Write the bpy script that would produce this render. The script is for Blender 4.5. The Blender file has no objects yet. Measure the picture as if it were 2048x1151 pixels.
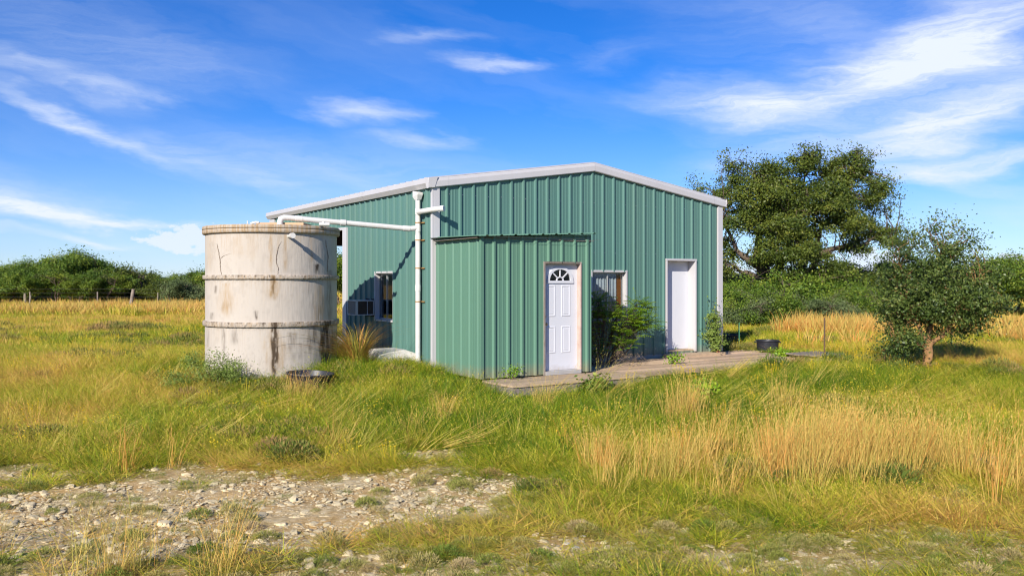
import bpy, math, random
import numpy as np
from math import sin, cos, pi, radians, atan2, sqrt
from mathutils import Vector, Matrix

random.seed(7)
RNG = np.random.default_rng(11)
S = bpy.context.scene
COL = S.collection

# ------------------------------------------------------------------ camera, sky, sun, exposure
F, HOR, CAMZ = 1721.18, 561.95, 1.6885          # focal length and horizon of the photo in its own pixels
cam_d = bpy.data.cameras.new("camera"); cam = bpy.data.objects.new("camera", cam_d); COL.objects.link(cam)
cam.location = (0, 0, CAMZ); cam.rotation_euler = (pi/2, 0, 0)
cam_d.sensor_width = 36; cam_d.lens = 36*F/2048; cam_d.shift_y = (HOR-575.5)/2048
cam_d.clip_start = .1; cam_d.clip_end = 20000
S.camera = cam

TH = .5732                                        # heading of the building
D_ = np.array([cos(TH), sin(TH)]); S_ = np.array([-sin(TH), cos(TH)]); C_ = np.array([-1.5567, 16.966])
ray = D_*1.0 + S_*.665                             # horizontal direction in which sunlight travels
sun_to = Vector((ray[0], ray[1], -.655)).normalized()
sun_from = -sun_to
elev = math.asin(sun_from.z)
sd = bpy.data.lights.new("sun", 'SUN'); sd.energy = 5.0; sd.angle = radians(.53); sd.color = (1, .93, .82)
so = bpy.data.objects.new("sun", sd); COL.objects.link(so); so.rotation_euler = sun_to.to_track_quat('-Z', 'Y').to_euler()
so.location = (-20, -30, 40)

W = bpy.data.worlds.new("World"); S.world = W; W.use_nodes = True
nt = W.node_tree; nt.nodes.clear()
def N(t, **k):
    n = nt.nodes.new(t)
    for a, b in k.items(): setattr(n, a, b)
    return n
def L(a, b): nt.links.new(a, b)
sky = N('ShaderNodeTexSky', sky_type='NISHITA', sun_disc=False, sun_elevation=elev, sun_rotation=atan2(sun_from.x, sun_from.y),
        altitude=500, air_density=1.0, dust_density=.0, ozone_density=5.0)
tc = N('ShaderNodeTexCoord'); sep = N('ShaderNodeSeparateXYZ'); L(tc.outputs['Generated'], sep.inputs[0])
def M(op, a, b=None, c=None, clamp=False):
    n = N('ShaderNodeMath', operation=op, use_clamp=clamp)
    for i, v in enumerate((a, b, c)):
        if v is None: continue
        if isinstance(v, (int, float)): n.inputs[i].default_value = v
        else: L(v, n.inputs[i])
    return n.outputs[0]
az = M('ARCTAN2', sep.outputs[0], sep.outputs[1])
hyp = M('SQRT', M('ADD', M('MULTIPLY', sep.outputs[0], sep.outputs[0]), M('MULTIPLY', sep.outputs[1], sep.outputs[1])))
el = M('DIVIDE', sep.outputs[2], M('MAXIMUM', hyp, .02))
uv = N('ShaderNodeCombineXYZ'); L(az, uv.inputs[0]); L(el, uv.inputs[1])
def noise(vec, scale, detail=5, rough=.55, dist=0.):
    n = N('ShaderNodeTexNoise'); n.inputs['Scale'].default_value = scale; n.inputs['Detail'].default_value = detail
    n.inputs['Roughness'].default_value = rough; n.inputs['Distortion'].default_value = dist; L(vec, n.inputs['Vector']); return n
def mapping(vec, loc, rot, sca, typ='TEXTURE'):
    m = N('ShaderNodeMapping', vector_type=typ); m.inputs['Location'].default_value = loc
    m.inputs['Rotation'].default_value = rot; m.inputs['Scale'].default_value = sca; L(vec, m.inputs['Vector']); return m.outputs[0]
wn = noise(mapping(uv.outputs[0], (0, 0, 0), (0, 0, -.12), (.16, .05, 1)), 1., 5, .6)
vm = N('ShaderNodeVectorMath', operation='MULTIPLY_ADD'); L(wn.outputs['Color'], vm.inputs[0])
vm.inputs[1].default_value = (.17, .060, 0); vm.inputs[2].default_value = (-.085, -.030, 0)
va = N('ShaderNodeVectorMath', operation='ADD'); L(uv.outputs[0], va.inputs[0]); L(vm.outputs[0], va.inputs[1])
def cl(px, py):
    x = (px-1024)/F; y = (HOR-py)/F
    return atan2(x, 1), y/sqrt(1+x*x)
# banks of high cloud: (x, y, half length, half height, tilt in degrees, strength) as seen from the camera, at infinite distance
CL = [(1500, 205, 300, 52, -6, .62), (1700, 170, 330, 75, 14, .62), (1880, 95, 200, 100, 28, .62), (1930, 235, 260, 75, 14, .75),
      (1760, 265, 420, 46, 8, .5), (1990, 320, 300, 30, 3, .75), (1820, 345, 260, 26, -12, .3), (2060, 40, 250, 120, 10, .38), (1650, 60, 420, 140, -6, .20),
      (995, 131, 125, 22, -4, .50), (740, 219, 120, 30, 3, .44), (835, 272, 115, 22, -3, .34), (855, 72, 120, 20, 2, .24), (1230, 115, 130, 28, 4, .14),
      (90, 215, 190, 22, -22, .40), (260, 285, 220, 26, -24, .36), (460, 335, 260, 34, -20, .26), (640, 330, 420, 80, -8, .22),
      (90, 150, 190, 36, -14, .30), (240, 178, 100, 26, -4, .36), (150, 70, 330, 110, -10, .22), (350, 130, 260, 60, 0, .14),
      (60, 412, 280, 24, -5, .66), (260, 436, 240, 16, -5, .36), (60, 465, 240, 16, -4, .28), (180, 478, 70, 10, -2, .26),
      (-700, 180, 700, 70, -14, .5), (-500, 400, 500, 40, 3, .5), (2900, 300, 700, 70, 6, .5), (3300, 90, 500, 100, -8, .4)]
acc = None
for (px, py, rx, ry, t, a_) in CL:
    cx, cy = cl(px, py)
    v = mapping(va.outputs[0], (cx, cy, 0), (0, 0, radians(t)), (rx/F, ry/F, 1))
    ln = N('ShaderNodeVectorMath', operation='LENGTH'); L(v, ln.inputs[0])
    mr = N('ShaderNodeMapRange', interpolation_type='SMOOTHSTEP'); L(ln.outputs['Value'], mr.inputs['Value'])
    mr.inputs['From Min'].default_value = 1.15; mr.inputs['From Max'].default_value = .0; mr.inputs['To Min'].default_value = 0; mr.inputs['To Max'].default_value = a_
    acc = mr.outputs[0] if acc is None else M('ADD', acc, mr.outputs[0])
CU = [(400, 478, 100, 34, -6), (345, 488, 70, 20, -10), (1735, 530, 90, 46, 6), (2040, 524, 70, 24, 0), (1490, 552, 150, 24, 0), (700, 548, 70, 26, 0), (-300, 520, 160, 40, 0), (2500, 520, 180, 44, 0)]
cn = noise(mapping(uv.outputs[0], (0, 0, 0), (0, 0, 0), (.020, .013, 1)), 1., 6, .62)
cacc = None
for (px, py, rx, ry, t) in CU:
    cx, cy = cl(px, py); v = mapping(uv.outputs[0], (cx, cy, 0), (0, 0, radians(t)), (rx/F, ry/F, 1)); ln = N('ShaderNodeVectorMath', operation='LENGTH'); L(v, ln.inputs[0])
    g_c = M('MULTIPLY_ADD', ln.outputs['Value'], -1., 1.15); cacc = g_c if cacc is None else M('MAXIMUM', cacc, g_c)
cmr = N('ShaderNodeMapRange', interpolation_type='SMOOTHSTEP'); L(M('ADD', cacc, M('MULTIPLY', M('SUBTRACT', cn.outputs['Fac'], .5), 2.2)), cmr.inputs['Value'])
cmr.inputs['From Min'].default_value = .15; cmr.inputs['From Max'].default_value = .62; cmr.inputs['To Max'].default_value = .88
fib = noise(mapping(va.outputs[0], (0, 0, 0), (0, 0, .06), (.12, .011, 1)), 1., 9, .66)
fib2 = noise(mapping(va.outputs[0], (3, 1, 0), (0, 0, -.3), (.5, .10, 1)), 1., 5, .55)
tex = M('ADD', M('MULTIPLY', M('SUBTRACT', fib.outputs['Fac'], .14), 1.7), M('MULTIPLY', M('SUBTRACT', fib2.outputs['Fac'], .25), 1.25))
dens = M('MULTIPLY', acc, M('SUBTRACT', tex, .02, clamp=False))
veil = M('MULTIPLY', M('SUBTRACT', fib2.outputs['Fac'], .46, clamp=True), .55)
veil = M('MULTIPLY', M('ADD', veil, M('MULTIPLY', M('POWER', M('SUBTRACT', 1, M('MULTIPLY', el, 4.0), clamp=True), 2), .42)), M('SUBTRACT', 1.1, M('ABSOLUTE', el), clamp=True))
dens = M('MULTIPLY', M('MAXIMUM', M('ADD', dens, veil), cmr.outputs[0]), M('MULTIPLY', M('ADD', el, .02), 60, clamp=True), clamp=True)
hs = N('ShaderNodeHueSaturation'); hs.inputs['Saturation'].default_value = 1.28; L(sky.outputs[0], hs.inputs['Color'])
tn = N('ShaderNodeMix', data_type='RGBA', blend_type='MULTIPLY'); tn.inputs[0].default_value = 1
L(hs.outputs[0], tn.inputs[6]); tn.inputs[7].default_value = (.66, .885, 1.30, 1)
mx = N('ShaderNodeMix', data_type='RGBA'); L(dens, mx.inputs[0]); L(tn.outputs[2], mx.inputs[6]); mx.inputs[7].default_value = (7.6, 8.3, 9.6, 1)
bg = N('ShaderNodeBackground'); bg.inputs['Strength'].default_value = .084; L(mx.outputs[2], bg.inputs['Color'])
wo = N('ShaderNodeOutputWorld'); L(bg.outputs[0], wo.inputs[0])
S.view_settings.view_transform = 'Standard'; S.view_settings.look = 'None'
S.view_settings.exposure = .42; S.view_settings.gamma = 1; S.view_settings.use_curve_mapping = False
S.render.engine = 'CYCLES'
S.cycles.pixel_filter_type = 'BLACKMAN_HARRIS'; S.cycles.filter_width = 1.15
S.cycles.max_bounces = 6; S.cycles.transparent_max_bounces = 12; S.cycles.sample_clamp_indirect = 6

# ------------------------------------------------------------------ materials
def mat(name, col, rough=.6, spec=.3, metal=0., var=0., vscale=3., bump=0., bscale=40., col2=None, streak=False, trans=0., rand=0., coord='Object', cs=(1, 1, 1)):
    """procedural material: base colour varied by noise (and per object), fine relief, optional translucency"""
    m = bpy.data.materials.new(name); m.use_nodes = True; t = m.node_tree; t.nodes.clear()
    def n(ty, **k):
        x = t.nodes.new(ty)
        for a, b in k.items(): setattr(x, a, b)
        return x
    out = n('ShaderNodeOutputMaterial'); p = n('ShaderNodeBsdfPrincipled')
    p.inputs['Roughness'].default_value = rough; p.inputs['Specular IOR Level'].default_value = spec; p.inputs['Metallic'].default_value = metal
    tcx = n('ShaderNodeTexCoord'); mp = n('ShaderNodeMapping'); t.links.new(tcx.outputs[coord], mp.inputs[0])
    mp.inputs['Scale'].default_value = (cs[0], cs[1], cs[2]*(.12 if streak else 1))
    c2 = col2 or tuple(c*.55 for c in col)
    nz = n('ShaderNodeTexNoise'); nz.inputs['Scale'].default_value = vscale; nz.inputs['Detail'].default_value = 6; nz.inputs['Roughness'].default_value = .62
    t.links.new(mp.outputs[0], nz.inputs['Vector'])
    mrg = n('ShaderNodeMapRange'); mrg.inputs['From Min'].default_value = .42; mrg.inputs['From Max'].default_value = .72; mrg.inputs['To Max'].default_value = var
    t.links.new(nz.outputs['Fac'], mrg.inputs['Value'])
    mix = n('ShaderNodeMix', data_type='RGBA'); mix.inputs[6].default_value = (*col, 1); mix.inputs[7].default_value = (*c2, 1)
    t.links.new(mrg.outputs[0], mix.inputs[0]); cout = mix.outputs[2]
    if rand:
        oi = n('ShaderNodeObjectInfo'); hv = n('ShaderNodeHueSaturation'); mr2 = n('ShaderNodeMapRange')
        mr2.inputs['To Min'].default_value = 1-rand; mr2.inputs['To Max'].default_value = 1+rand
        t.links.new(oi.outputs['Random'], mr2.inputs['Value']); t.links.new(mr2.outputs[0], hv.inputs['Value']); t.links.new(cout, hv.inputs['Color']); cout = hv.outputs[0]
    t.links.new(cout, p.inputs['Base Color'])
    if bump:
        nb = n('ShaderNodeTexNoise'); nb.inputs['Scale'].default_value = bscale; nb.inputs['Detail'].default_value = 4; t.links.new(mp.outputs[0], nb.inputs['Vector'])
        bp = n('ShaderNodeBump'); bp.inputs['Strength'].default_value = bump; bp.inputs['Distance'].default_value = .01
        t.links.new(nb.outputs['Fac'], bp.inputs['Height']); t.links.new(bp.outputs[0], p.inputs['Normal'])
    if trans:
        tr = n('ShaderNodeBsdfTranslucent'); t.links.new(cout, tr.inputs['Color']); ms = n('ShaderNodeMixShader'); ms.inputs[0].default_value = trans
        t.links.new(p.outputs[0], ms.inputs[1]); t.links.new(tr.outputs[0], ms.inputs[2]); t.links.new(ms.outputs[0], out.inputs[0])
    else: t.links.new(p.outputs[0], out.inputs[0])
    return m

def dirty(m, z0=.42, amt=.75, col=(.30, .20, .11)):
    """soil splashed on the foot of the surface, ragged upper limit"""
    t = m.node_tree; p = next(n for n in t.nodes if n.type == 'BSDF_PRINCIPLED'); src = p.inputs['Base Color'].links[0].from_socket
    g = t.nodes.new('ShaderNodeNewGeometry'); sp_ = t.nodes.new('ShaderNodeSeparateXYZ'); t.links.new(g.outputs['Position'], sp_.inputs[0])
    nz = t.nodes.new('ShaderNodeTexNoise'); nz.inputs['Scale'].default_value = 5; nz.inputs['Detail'].default_value = 8; nz.inputs['Roughness'].default_value = .75; t.links.new(g.outputs['Position'], nz.inputs['Vector'])
    a = t.nodes.new('ShaderNodeMath'); a.operation = 'MULTIPLY_ADD'; t.links.new(sp_.outputs[2], a.inputs[0]); a.inputs[1].default_value = -1/z0; t.links.new(nz.outputs['Fac'], a.inputs[2])
    b = t.nodes.new('ShaderNodeMapRange'); t.links.new(a.outputs[0], b.inputs['Value']); b.inputs['From Min'].default_value = .12; b.inputs['From Max'].default_value = .75; b.inputs['To Max'].default_value = amt
    x = t.nodes.new('ShaderNodeMix'); x.data_type = 'RGBA'; x.inputs[7].default_value = (*col, 1); t.links.new(b.outputs[0], x.inputs[0]); t.links.new(src, x.inputs[6]); t.links.new(x.outputs[2], p.inputs['Base Color'])

def leafmat(name, stops, trans=.25, rough=.5, inst=False, big=.25, bscale=.8, spec=.25):
    """foliage: colour from the per-leaf value 'tone' (or per tuft 'dry'), shifted by slow noise in world space"""
    m = bpy.data.materials.new(name); m.use_nodes = True; t = m.node_tree; t.nodes.clear()
    def n(ty, **k):
        x = t.nodes.new(ty)
        for a, b in k.items(): setattr(x, a, b)
        return x
    out = n('ShaderNodeOutputMaterial'); p = n('ShaderNodeBsdfPrincipled'); p.inputs['Roughness'].default_value = rough; p.inputs['Specular IOR Level'].default_value = spec
    at = n('ShaderNodeAttribute', attribute_type='INSTANCER' if inst else 'GEOMETRY', attribute_name='dry' if inst else 'tone')
    ge = n('ShaderNodeNewGeometry'); nz = n('ShaderNodeTexNoise'); nz.inputs['Scale'].default_value = bscale; nz.inputs['Detail'].default_value = 3
    t.links.new(ge.outputs['Position'], nz.inputs['Vector'])
    a1 = n('ShaderNodeMath', operation='MULTIPLY_ADD'); t.links.new(nz.outputs['Fac'], a1.inputs[0]); a1.inputs[1].default_value = big*2; a1.inputs[2].default_value = -big
    a2 = n('ShaderNodeMath', operation='ADD', use_clamp=True); t.links.new(a1.outputs[0], a2.inputs[0]); t.links.new(at.outputs['Fac'], a2.inputs[1])
    v = a2.outputs[0]
    if inst:
        oi = n('ShaderNodeObjectInfo'); b1 = n('ShaderNodeMath', operation='MULTIPLY_ADD'); t.links.new(oi.outputs['Random'], b1.inputs[0]); b1.inputs[1].default_value = .22; b1.inputs[2].default_value = -.11
        b2 = n('ShaderNodeMath', operation='ADD', use_clamp=True); t.links.new(b1.outputs[0], b2.inputs[0]); t.links.new(v, b2.inputs[1]); v = b2.outputs[0]
        at2 = n('ShaderNodeAttribute', attribute_type='GEOMETRY', attribute_name='tone')
        b3 = n('ShaderNodeMath', operation='ADD', use_clamp=True); t.links.new(at2.outputs['Fac'], b3.inputs[0]); t.links.new(v, b3.inputs[1]); v = b3.outputs[0]
    cr = n('ShaderNodeValToRGB'); e = cr.color_ramp.elements
    e[0].position = stops[0][0]; e[0].color = (*stops[0][1], 1); e[1].position = stops[-1][0]; e[1].color = (*stops[-1][1], 1)
    for q, c in stops[1:-1]:
        x = e.new(q); x.color = (*c, 1)
    t.links.new(v, cr.inputs[0]); t.links.new(cr.outputs[0], p.inputs['Base Color'])
    tr = n('ShaderNodeBsdfTranslucent'); ms = n('ShaderNodeMixShader'); ms.inputs[0].default_value = trans
    t.links.new(cr.outputs[0], tr.inputs['Color']); t.links.new(p.outputs[0], ms.inputs[1]); t.links.new(tr.outputs[0], ms.inputs[2]); t.links.new(ms.outputs[0], out.inputs[0])
    return m

MT = {}
MT['green'] = mat('green_painted_steel', (.088, .192, .162), .40, .4, var=.45, vscale=1.6, col2=(.115, .20, .155), streak=True, bump=.05, bscale=12, rand=.035)
MT['green_shed'] = mat('faded_green_painted_steel', (.105, .222, .155), .45, .4, var=.4, vscale=1.8, col2=(.13, .245, .165), streak=True, bump=.05, bscale=12, rand=.03)
MT['trim'] = mat('white_painted_steel', (.52, .505, .51), .42, .4, var=.25, vscale=2., col2=(.41, .385, .385), streak=True)
MT['white'] = mat('white_painted_door', (.63, .635, .67), .45, .4, var=.15, vscale=2, col2=(.54, .54, .59))
MT['pvc'] = mat('white_plastic_pipe', (.66, .65, .62), .35, .5, var=.35, vscale=6, col2=(.52, .47, .38))
MT['rust'] = mat('rusty_strap_metal', (.42, .23, .07), .7, .2, var=.5, vscale=20)
MT['roofm'] = mat('pale_roof_metal', (.55, .55, .56), .4, .4, var=.2)
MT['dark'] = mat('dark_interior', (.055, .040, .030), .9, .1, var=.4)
MT['wood'] = mat('weathered_deck_wood', (.60, .43, .28), .85, .15, var=.9, vscale=7, col2=(.38, .27, .18), bump=.5, bscale=50, rand=.30, cs=(6, 1, 1))
MT['woodc'] = mat('weathered_deck_wood_lengthwise', (.50, .37, .24), .85, .15, var=.9, vscale=7, col2=(.33, .25, .17), bump=.5, bscale=50, rand=.12, cs=(1, 6, 1))
MT['greywood'] = mat('grey_old_wood', (.25, .21, .18), .9, .1, var=.8, vscale=6, col2=(.15, .12, .10), bump=.5, bscale=40, rand=.15, cs=(4, 4, 1))
MT['post'] = mat('grey_fence_wood', (.30, .25, .20), .9, .1, var=.8, vscale=5, bump=.6, bscale=20)
MT['steelpost'] = mat('rusty_post_steel', (.11, .075, .05), .8, .2, var=.6, vscale=8, col2=(.2, .1, .05))
MT['greenpost'] = mat('green_post_steel', (.07, .25, .13), .6, .3, var=.4, vscale=8)
MT['wire'] = mat('galvanised_wire', (.25, .24, .23), .5, .5, metal=.4)
MT['black'] = mat('black_rubber_tub', (.022, .022, .030), .42, .4, var=.6, vscale=5, col2=(.05, .05, .06))
MT['terra'] = mat('terracotta', (.42, .16, .08), .8, .2, var=.4, vscale=14)
MT['tubw'] = mat('white_chalky_plastic', (.72, .68, .60), .6, .3, var=.5, vscale=6, col2=(.52, .46, .36))
MT['acm'] = mat('cream_enamel', (.52, .53, .52), .5, .3, var=.4, vscale=8, col2=(.34, .33, .30))
MT['grille'] = mat('dark_grille', (.06, .055, .05), .7, .2, var=.4, vscale=30)
MT['steel'] = mat('aluminium_frame', (.50, .49, .47), .4, .5, metal=.3, var=.2)
MT['lace'] = mat('white_lace', (.85, .85, .85), .9, .1, var=.1, vscale=30, trans=.45)
MT['brownc'] = mat('orange_brown_wood', (.40, .13, .03), .6, .3, var=.3, vscale=10)
MT['redc'] = mat('dull_red_cloth', (.30, .10, .06), .9, .1, var=.6, vscale=12, col2=(.5, .42, .35))
MT['brass'] = mat('dull_brass', (.35, .27, .14), .3, .5, metal=.9)
MT['rock'] = mat('pale_limestone', (.72, .60, .37), .9, .15, var=.6, vscale=4, col2=(.50, .38, .20), bump=.8, bscale=18, rand=.25)
MT['whiterock'] = mat('white_limestone', (.78, .75, .68), .9, .15, var=.4, vscale=6, col2=(.5, .45, .38), bump=.6, bscale=18)
MT['slab'] = mat('concrete_slab', (.38, .35, .30), .9, .1, var=.5, vscale=4, bump=.3)
MT['bark'] = mat('grey_brown_bark', (.105, .075, .052), .9, .1, var=.9, vscale=6, col2=(.22, .175, .135), bump=1., bscale=14)
MT['barkor'] = mat('orange_lichened_bark', (.34, .19, .08), .9, .1, var=.9, vscale=5, col2=(.15, .095, .055), bump=1., bscale=18)
def glassmat():
    m = bpy.data.materials.new('window_glass'); m.use_nodes = True; t = m.node_tree; t.nodes.clear()
    o = t.nodes.new('ShaderNodeOutputMaterial'); g = t.nodes.new('ShaderNodeBsdfGlossy'); g.inputs['Roughness'].default_value = .03
    tr = t.nodes.new('ShaderNodeBsdfTransparent'); tr.inputs['Color'].default_value = (.80, .84, .86, 1); ms = t.nodes.new('ShaderNodeMixShader')
    fr = t.nodes.new('ShaderNodeLayerWeight'); fr.inputs[0].default_value = .5; pw = t.nodes.new('ShaderNodeMath'); pw.operation = 'POWER'; pw.inputs[1].default_value = 4
    t.links.new(fr.outputs['Facing'], pw.inputs[0]); ad = t.nodes.new('ShaderNodeMath'); ad.operation = 'MULTIPLY_ADD'; ad.inputs[1].default_value = .7; ad.inputs[2].default_value = .05
    t.links.new(pw.outputs[0], ad.inputs[0]); t.links.new(ad.outputs[0], ms.inputs[0]); t.links.new(tr.outputs[0], ms.inputs[1]); t.links.new(g.outputs[0], ms.inputs[2]); t.links.new(ms.outputs[0], o.inputs[0])
    return m
MT['glass'] = glassmat()
LG = {}
LG['oak'] = leafmat('oak_leaves', [(0, (.018, .036, .008)), (.35, (.060, .092, .014)), (.7, (.125, .160, .022)), (1, (.22, .22, .035))], .14, .45, big=.22, bscale=.9)
LG['bush'] = leafmat('scrub_leaves', [(0, (.028, .066, .010)), (.4, (.100, .175, .019)), (.75, (.200, .270, .030)), (1, (.31, .33, .045))], .2, .5, big=.25, bscale=.6)
LG['sage'] = leafmat('grey_green_leaves', [(0, (.05, .08, .028)), (.5, (.125, .17, .060)), (1, (.23, .27, .11))], .15, .6, big=.2, bscale=.9)
LG['olive'] = leafmat('small_oak_leaves', [(0, (.022, .044, .010)), (.4, (.062, .100, .020)), (.75, (.125, .165, .034)), (1, (.22, .24, .06))], .14, .42, big=.2, bscale=2.)
LG['bright'] = leafmat('bright_compound_leaves', [(0, (.06, .14, .012)), (.5, (.20, .36, .022)), (1, (.42, .52, .04))], .3, .4, big=.15, bscale=3)
LG['feather'] = leafmat('feathery_leaves', [(0, (.09, .15, .025)), (.5, (.20, .28, .05)), (1, (.32, .36, .10))], .25, .6, big=.15, bscale=2)
LG['twig'] = leafmat('dry_twigs', [(0, (.10, .07, .05)), (1, (.30, .22, .14))], .1, .8, big=.1)
GR = leafmat('grass_blades', [(0, (.055, .125, .006)), (.18, (.150, .250, .008)), (.36, (.335, .385, .018)), (.56, (.54, .45, .042)), (.8, (.66, .47, .10)), (1, (.66, .37, .10))], .2, .5, inst=True, big=.14, bscale=.55)
GD = leafmat('dry_grass_stalks', [(0, (.50, .44, .09)), (.4, (.70, .49, .13)), (.75, (.76, .44, .12)), (1, (.68, .29, .06))], .25, .6, inst=True, big=.12, bscale=1.2)
GC = leafmat('grey_cushion_plants', [(0, (.13, .20, .025)), (.4, (.28, .29, .06)), (.7, (.42, .35, .13)), (1, (.50, .38, .20))], .2, .7, inst=True, big=.15, bscale=1.2)
GF = leafmat('yellow_flower_heads', [(0, (.75, .50, .02)), (1, (.80, .62, .05))], .2, .7, inst=True, big=.1)

# ------------------------------------------------------------------ building blocks
def link(name, verts, faces, m=None, parent=None, smooth=False, tone=None, kind=None, label=None):
    me = bpy.data.meshes.new(name)
    verts = np.asarray(verts, dtype=np.float32).reshape(-1, 3)
    if isinstance(faces, np.ndarray):
        k = faces.shape[1]; nf = len(faces)
        me.vertices.add(len(verts)); me.vertices.foreach_set('co', verts.ravel())
        me.loops.add(nf*k); me.loops.foreach_set('vertex_index', faces.astype(np.int32).ravel())
        me.polygons.add(nf); me.polygons.foreach_set('loop_start', np.arange(0, nf*k, k, dtype=np.int32)); me.polygons.foreach_set('loop_total', np.full(nf, k, dtype=np.int32))
        me.update(calc_edges=True)
    else:
        me.from_pydata([tuple(map(float, v)) for v in verts], [], faces); me.update()
    if smooth: me.polygons.foreach_set('use_smooth', np.ones(len(me.polygons), dtype=bool))
    if tone is not None:
        at = me.attributes.new('tone', 'FLOAT', 'FACE'); at.data.foreach_set('value', np.asarray(tone, dtype=np.float32))
    if m: me.materials.append(m)
    o = bpy.data.objects.new(name, me); COL.objects.link(o)
    if parent: o.parent = parent
    if kind: o['kind'] = kind
    if label: o['label'] = label
    return o

def tag(o, label, cat, group=None):
    o['label'] = label; o['category'] = cat
    if group: o['group'] = group
    return o
def thing(name, label, cat, loc=(0, 0, 0), rz=0, group=None):
    e = bpy.data.objects.new(name, None); COL.objects.link(e); e.empty_display_size = .2
    e.location = loc; e.rotation_euler = (0, 0, rz); return tag(e, label, cat, group)
def copy_tree(o, loc, rz=0, sc=(1, 1, 1), label=None, group=None):
    r = o.copy(); COL.objects.link(r); r.location = loc; r.rotation_euler = (0, 0, rz); r.scale = sc
    if label: r['label'] = label
    if group: r['group'] = group
    for ch in list(o.children):
        c = ch.copy(); COL.objects.link(c); c.parent = r
        for g in list(ch.children):
            d = g.copy(); COL.objects.link(d); d.parent = c
    return r

class MB:
    """collects simple solids into one mesh"""
    def __init__(s): s.v = []; s.f = []
    def add(s, v, f):
        k = len(s.v); s.v += [tuple(map(float, p)) for p in v]; s.f += [tuple(i+k for i in q) for q in f]; return s
    def box(s, x0, x1, y0, y1, z0, z1):
        v = [(x0, y0, z0), (x1, y0, z0), (x1, y1, z0), (x0, y1, z0), (x0, y0, z1), (x1, y0, z1), (x1, y1, z1), (x0, y1, z1)]
        return s.add(v, [(0, 3, 2, 1), (4, 5, 6, 7), (0, 1, 5, 4), (1, 2, 6, 5), (2, 3, 7, 6), (3, 0, 4, 7)])
    def tube(s, pts, rad, n=10, cap=True):
        P = [Vector(p) for p in pts]; R = rad if hasattr(rad, '__len__') else [rad]*len(P)
        up = None; base = len(s.v); T = []
        for i in range(len(P)):
            t = (P[min(i+1, len(P)-1)]-P[max(i-1, 0)]).normalized(); T.append(t)
        ref = Vector((0, 0, 1)) if abs(T[0].z) < .9 else Vector((1, 0, 0))
        u = T[0].cross(ref).normalized()
        for i, p in enumerate(P):
            u = (u - T[i]*u.dot(T[i])).normalized(); w = T[i].cross(u)
            for k in range(n):
                a = 2*pi*k/n; q = p+(u*cos(a)+w*sin(a))*R[i]; s.v.append(tuple(q))
        for i in range(len(P)-1):
            for k in range(n):
                a = base+i*n+k; b = base+i*n+(k+1) % n; s.f.append((a, b, b+n, a+n))
        if cap:
            s.f.append(tuple(base+k for k in range(n))[::-1]); e = base+(len(P)-1)*n; s.f.append(tuple(e+k for k in range(n)))
        return s
    def lathe(s, prof, n=48, c=(0, 0), jit=None, caps=False):
        b = len(s.v)
        for (r, z) in prof:
            for k in range(n):
                a = 2*pi*k/n; rr = r+(jit(a, z) if jit else 0); s.v.append((c[0]+rr*cos(a), c[1]+rr*sin(a), z))
        for i in range(len(prof)-1):
            for k in range(n):
                p = b+i*n+k; q = b+i*n+(k+1) % n; s.f.append((p, q, q+n, p+n))
        if caps:
            s.f.append(tuple(b+k for k in range(n))[::-1]); e = b+(len(prof)-1)*n; s.f.append(tuple(e+k for k in range(n)))
        return s
    def sweep(s, line, prof, axis):
        """profile points (offset, z) swept along a line of (t, z) points; axis 0: line runs in x and offset is y"""
        b = len(s.v); n = len(prof)
        for (t, z) in line:
            for (o, dz) in prof: s.v.append((t, o, z+dz) if axis == 0 else (o, t, z+dz))
        for i in range(len(line)-1):
            for k in range(n-1):
                a = b+i*n+k; f = (a, a+1, a+1+n, a+n); s.f.append(f if axis == 0 else f[::-1])
        return s
    def build(s, name, m, parent=None, org=(0, 0, 0), smooth=False, **k):
        v = [(p[0]-org[0], p[1]-org[1], p[2]-org[2]) for p in s.v]
        o = link(name, v, s.f, m, parent, smooth, **k)
        return o
def bevel(o, w=.006, seg=2):
    b = o.modifiers.new('edge', 'BEVEL'); b.width = w; b.segments = seg; b.limit_method = 'ANGLE'; return o
def autosmooth(o):
    o.data.polygons.foreach_set('use_smooth', np.ones(len(o.data.polygons), dtype=bool))
    e = o.modifiers.new('split', 'EDGE_SPLIT'); e.split_angle = radians(35); return o
def ab(a, b, z=0): p = C_+D_*a+S_*b; return (float(p[0]), float(p[1]), z)
def px(x, y, Y):   # the point that stands at depth Y and shows at pixel (x, y) of the photo
    return ((x-1024)/F*Y, Y, CAMZ-(y-HOR)/F*Y)

# ------------------------------------------------------------------ ground
def smooth(e0, e1, x): t = np.clip((x-e0)/(e1-e0), 0, 1); return t*t*(3-2*t)
def vnoise(x, y, seed, sc):
    r = np.random.default_rng(seed).random((256, 256)); X = np.asarray(x, float)/sc+900; Y = np.asarray(y, float)/sc+900
    xi = np.floor(X).astype(int); yi = np.floor(Y).astype(int); fx = X-xi; fy = Y-yi; fx = fx*fx*(3-2*fx); fy = fy*fy*(3-2*fy)
    g = lambda i, j: r[(xi+i) % 256, (yi+j) % 256]
    return (g(0, 0)*(1-fx)+g(1, 0)*fx)*(1-fy)+(g(0, 1)*(1-fx)+g(1, 1)*fx)*fy
def fbm(x, y, seed, sc, o=4):
    s = 0; a = .5
    for i in range(o): s = s+a*vnoise(x, y, seed+i, sc/2**i); a *= .5
    return s/(1-.5**o)
def to_ab(x, y):
    qx = np.asarray(x)-C_[0]; qy = np.asarray(y)-C_[1]; return qx*D_[0]+qy*D_[1], qx*S_[0]+qy*S_[1]
TK = ab(-2.70, 1.60)                                  # centre of the tank
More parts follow.
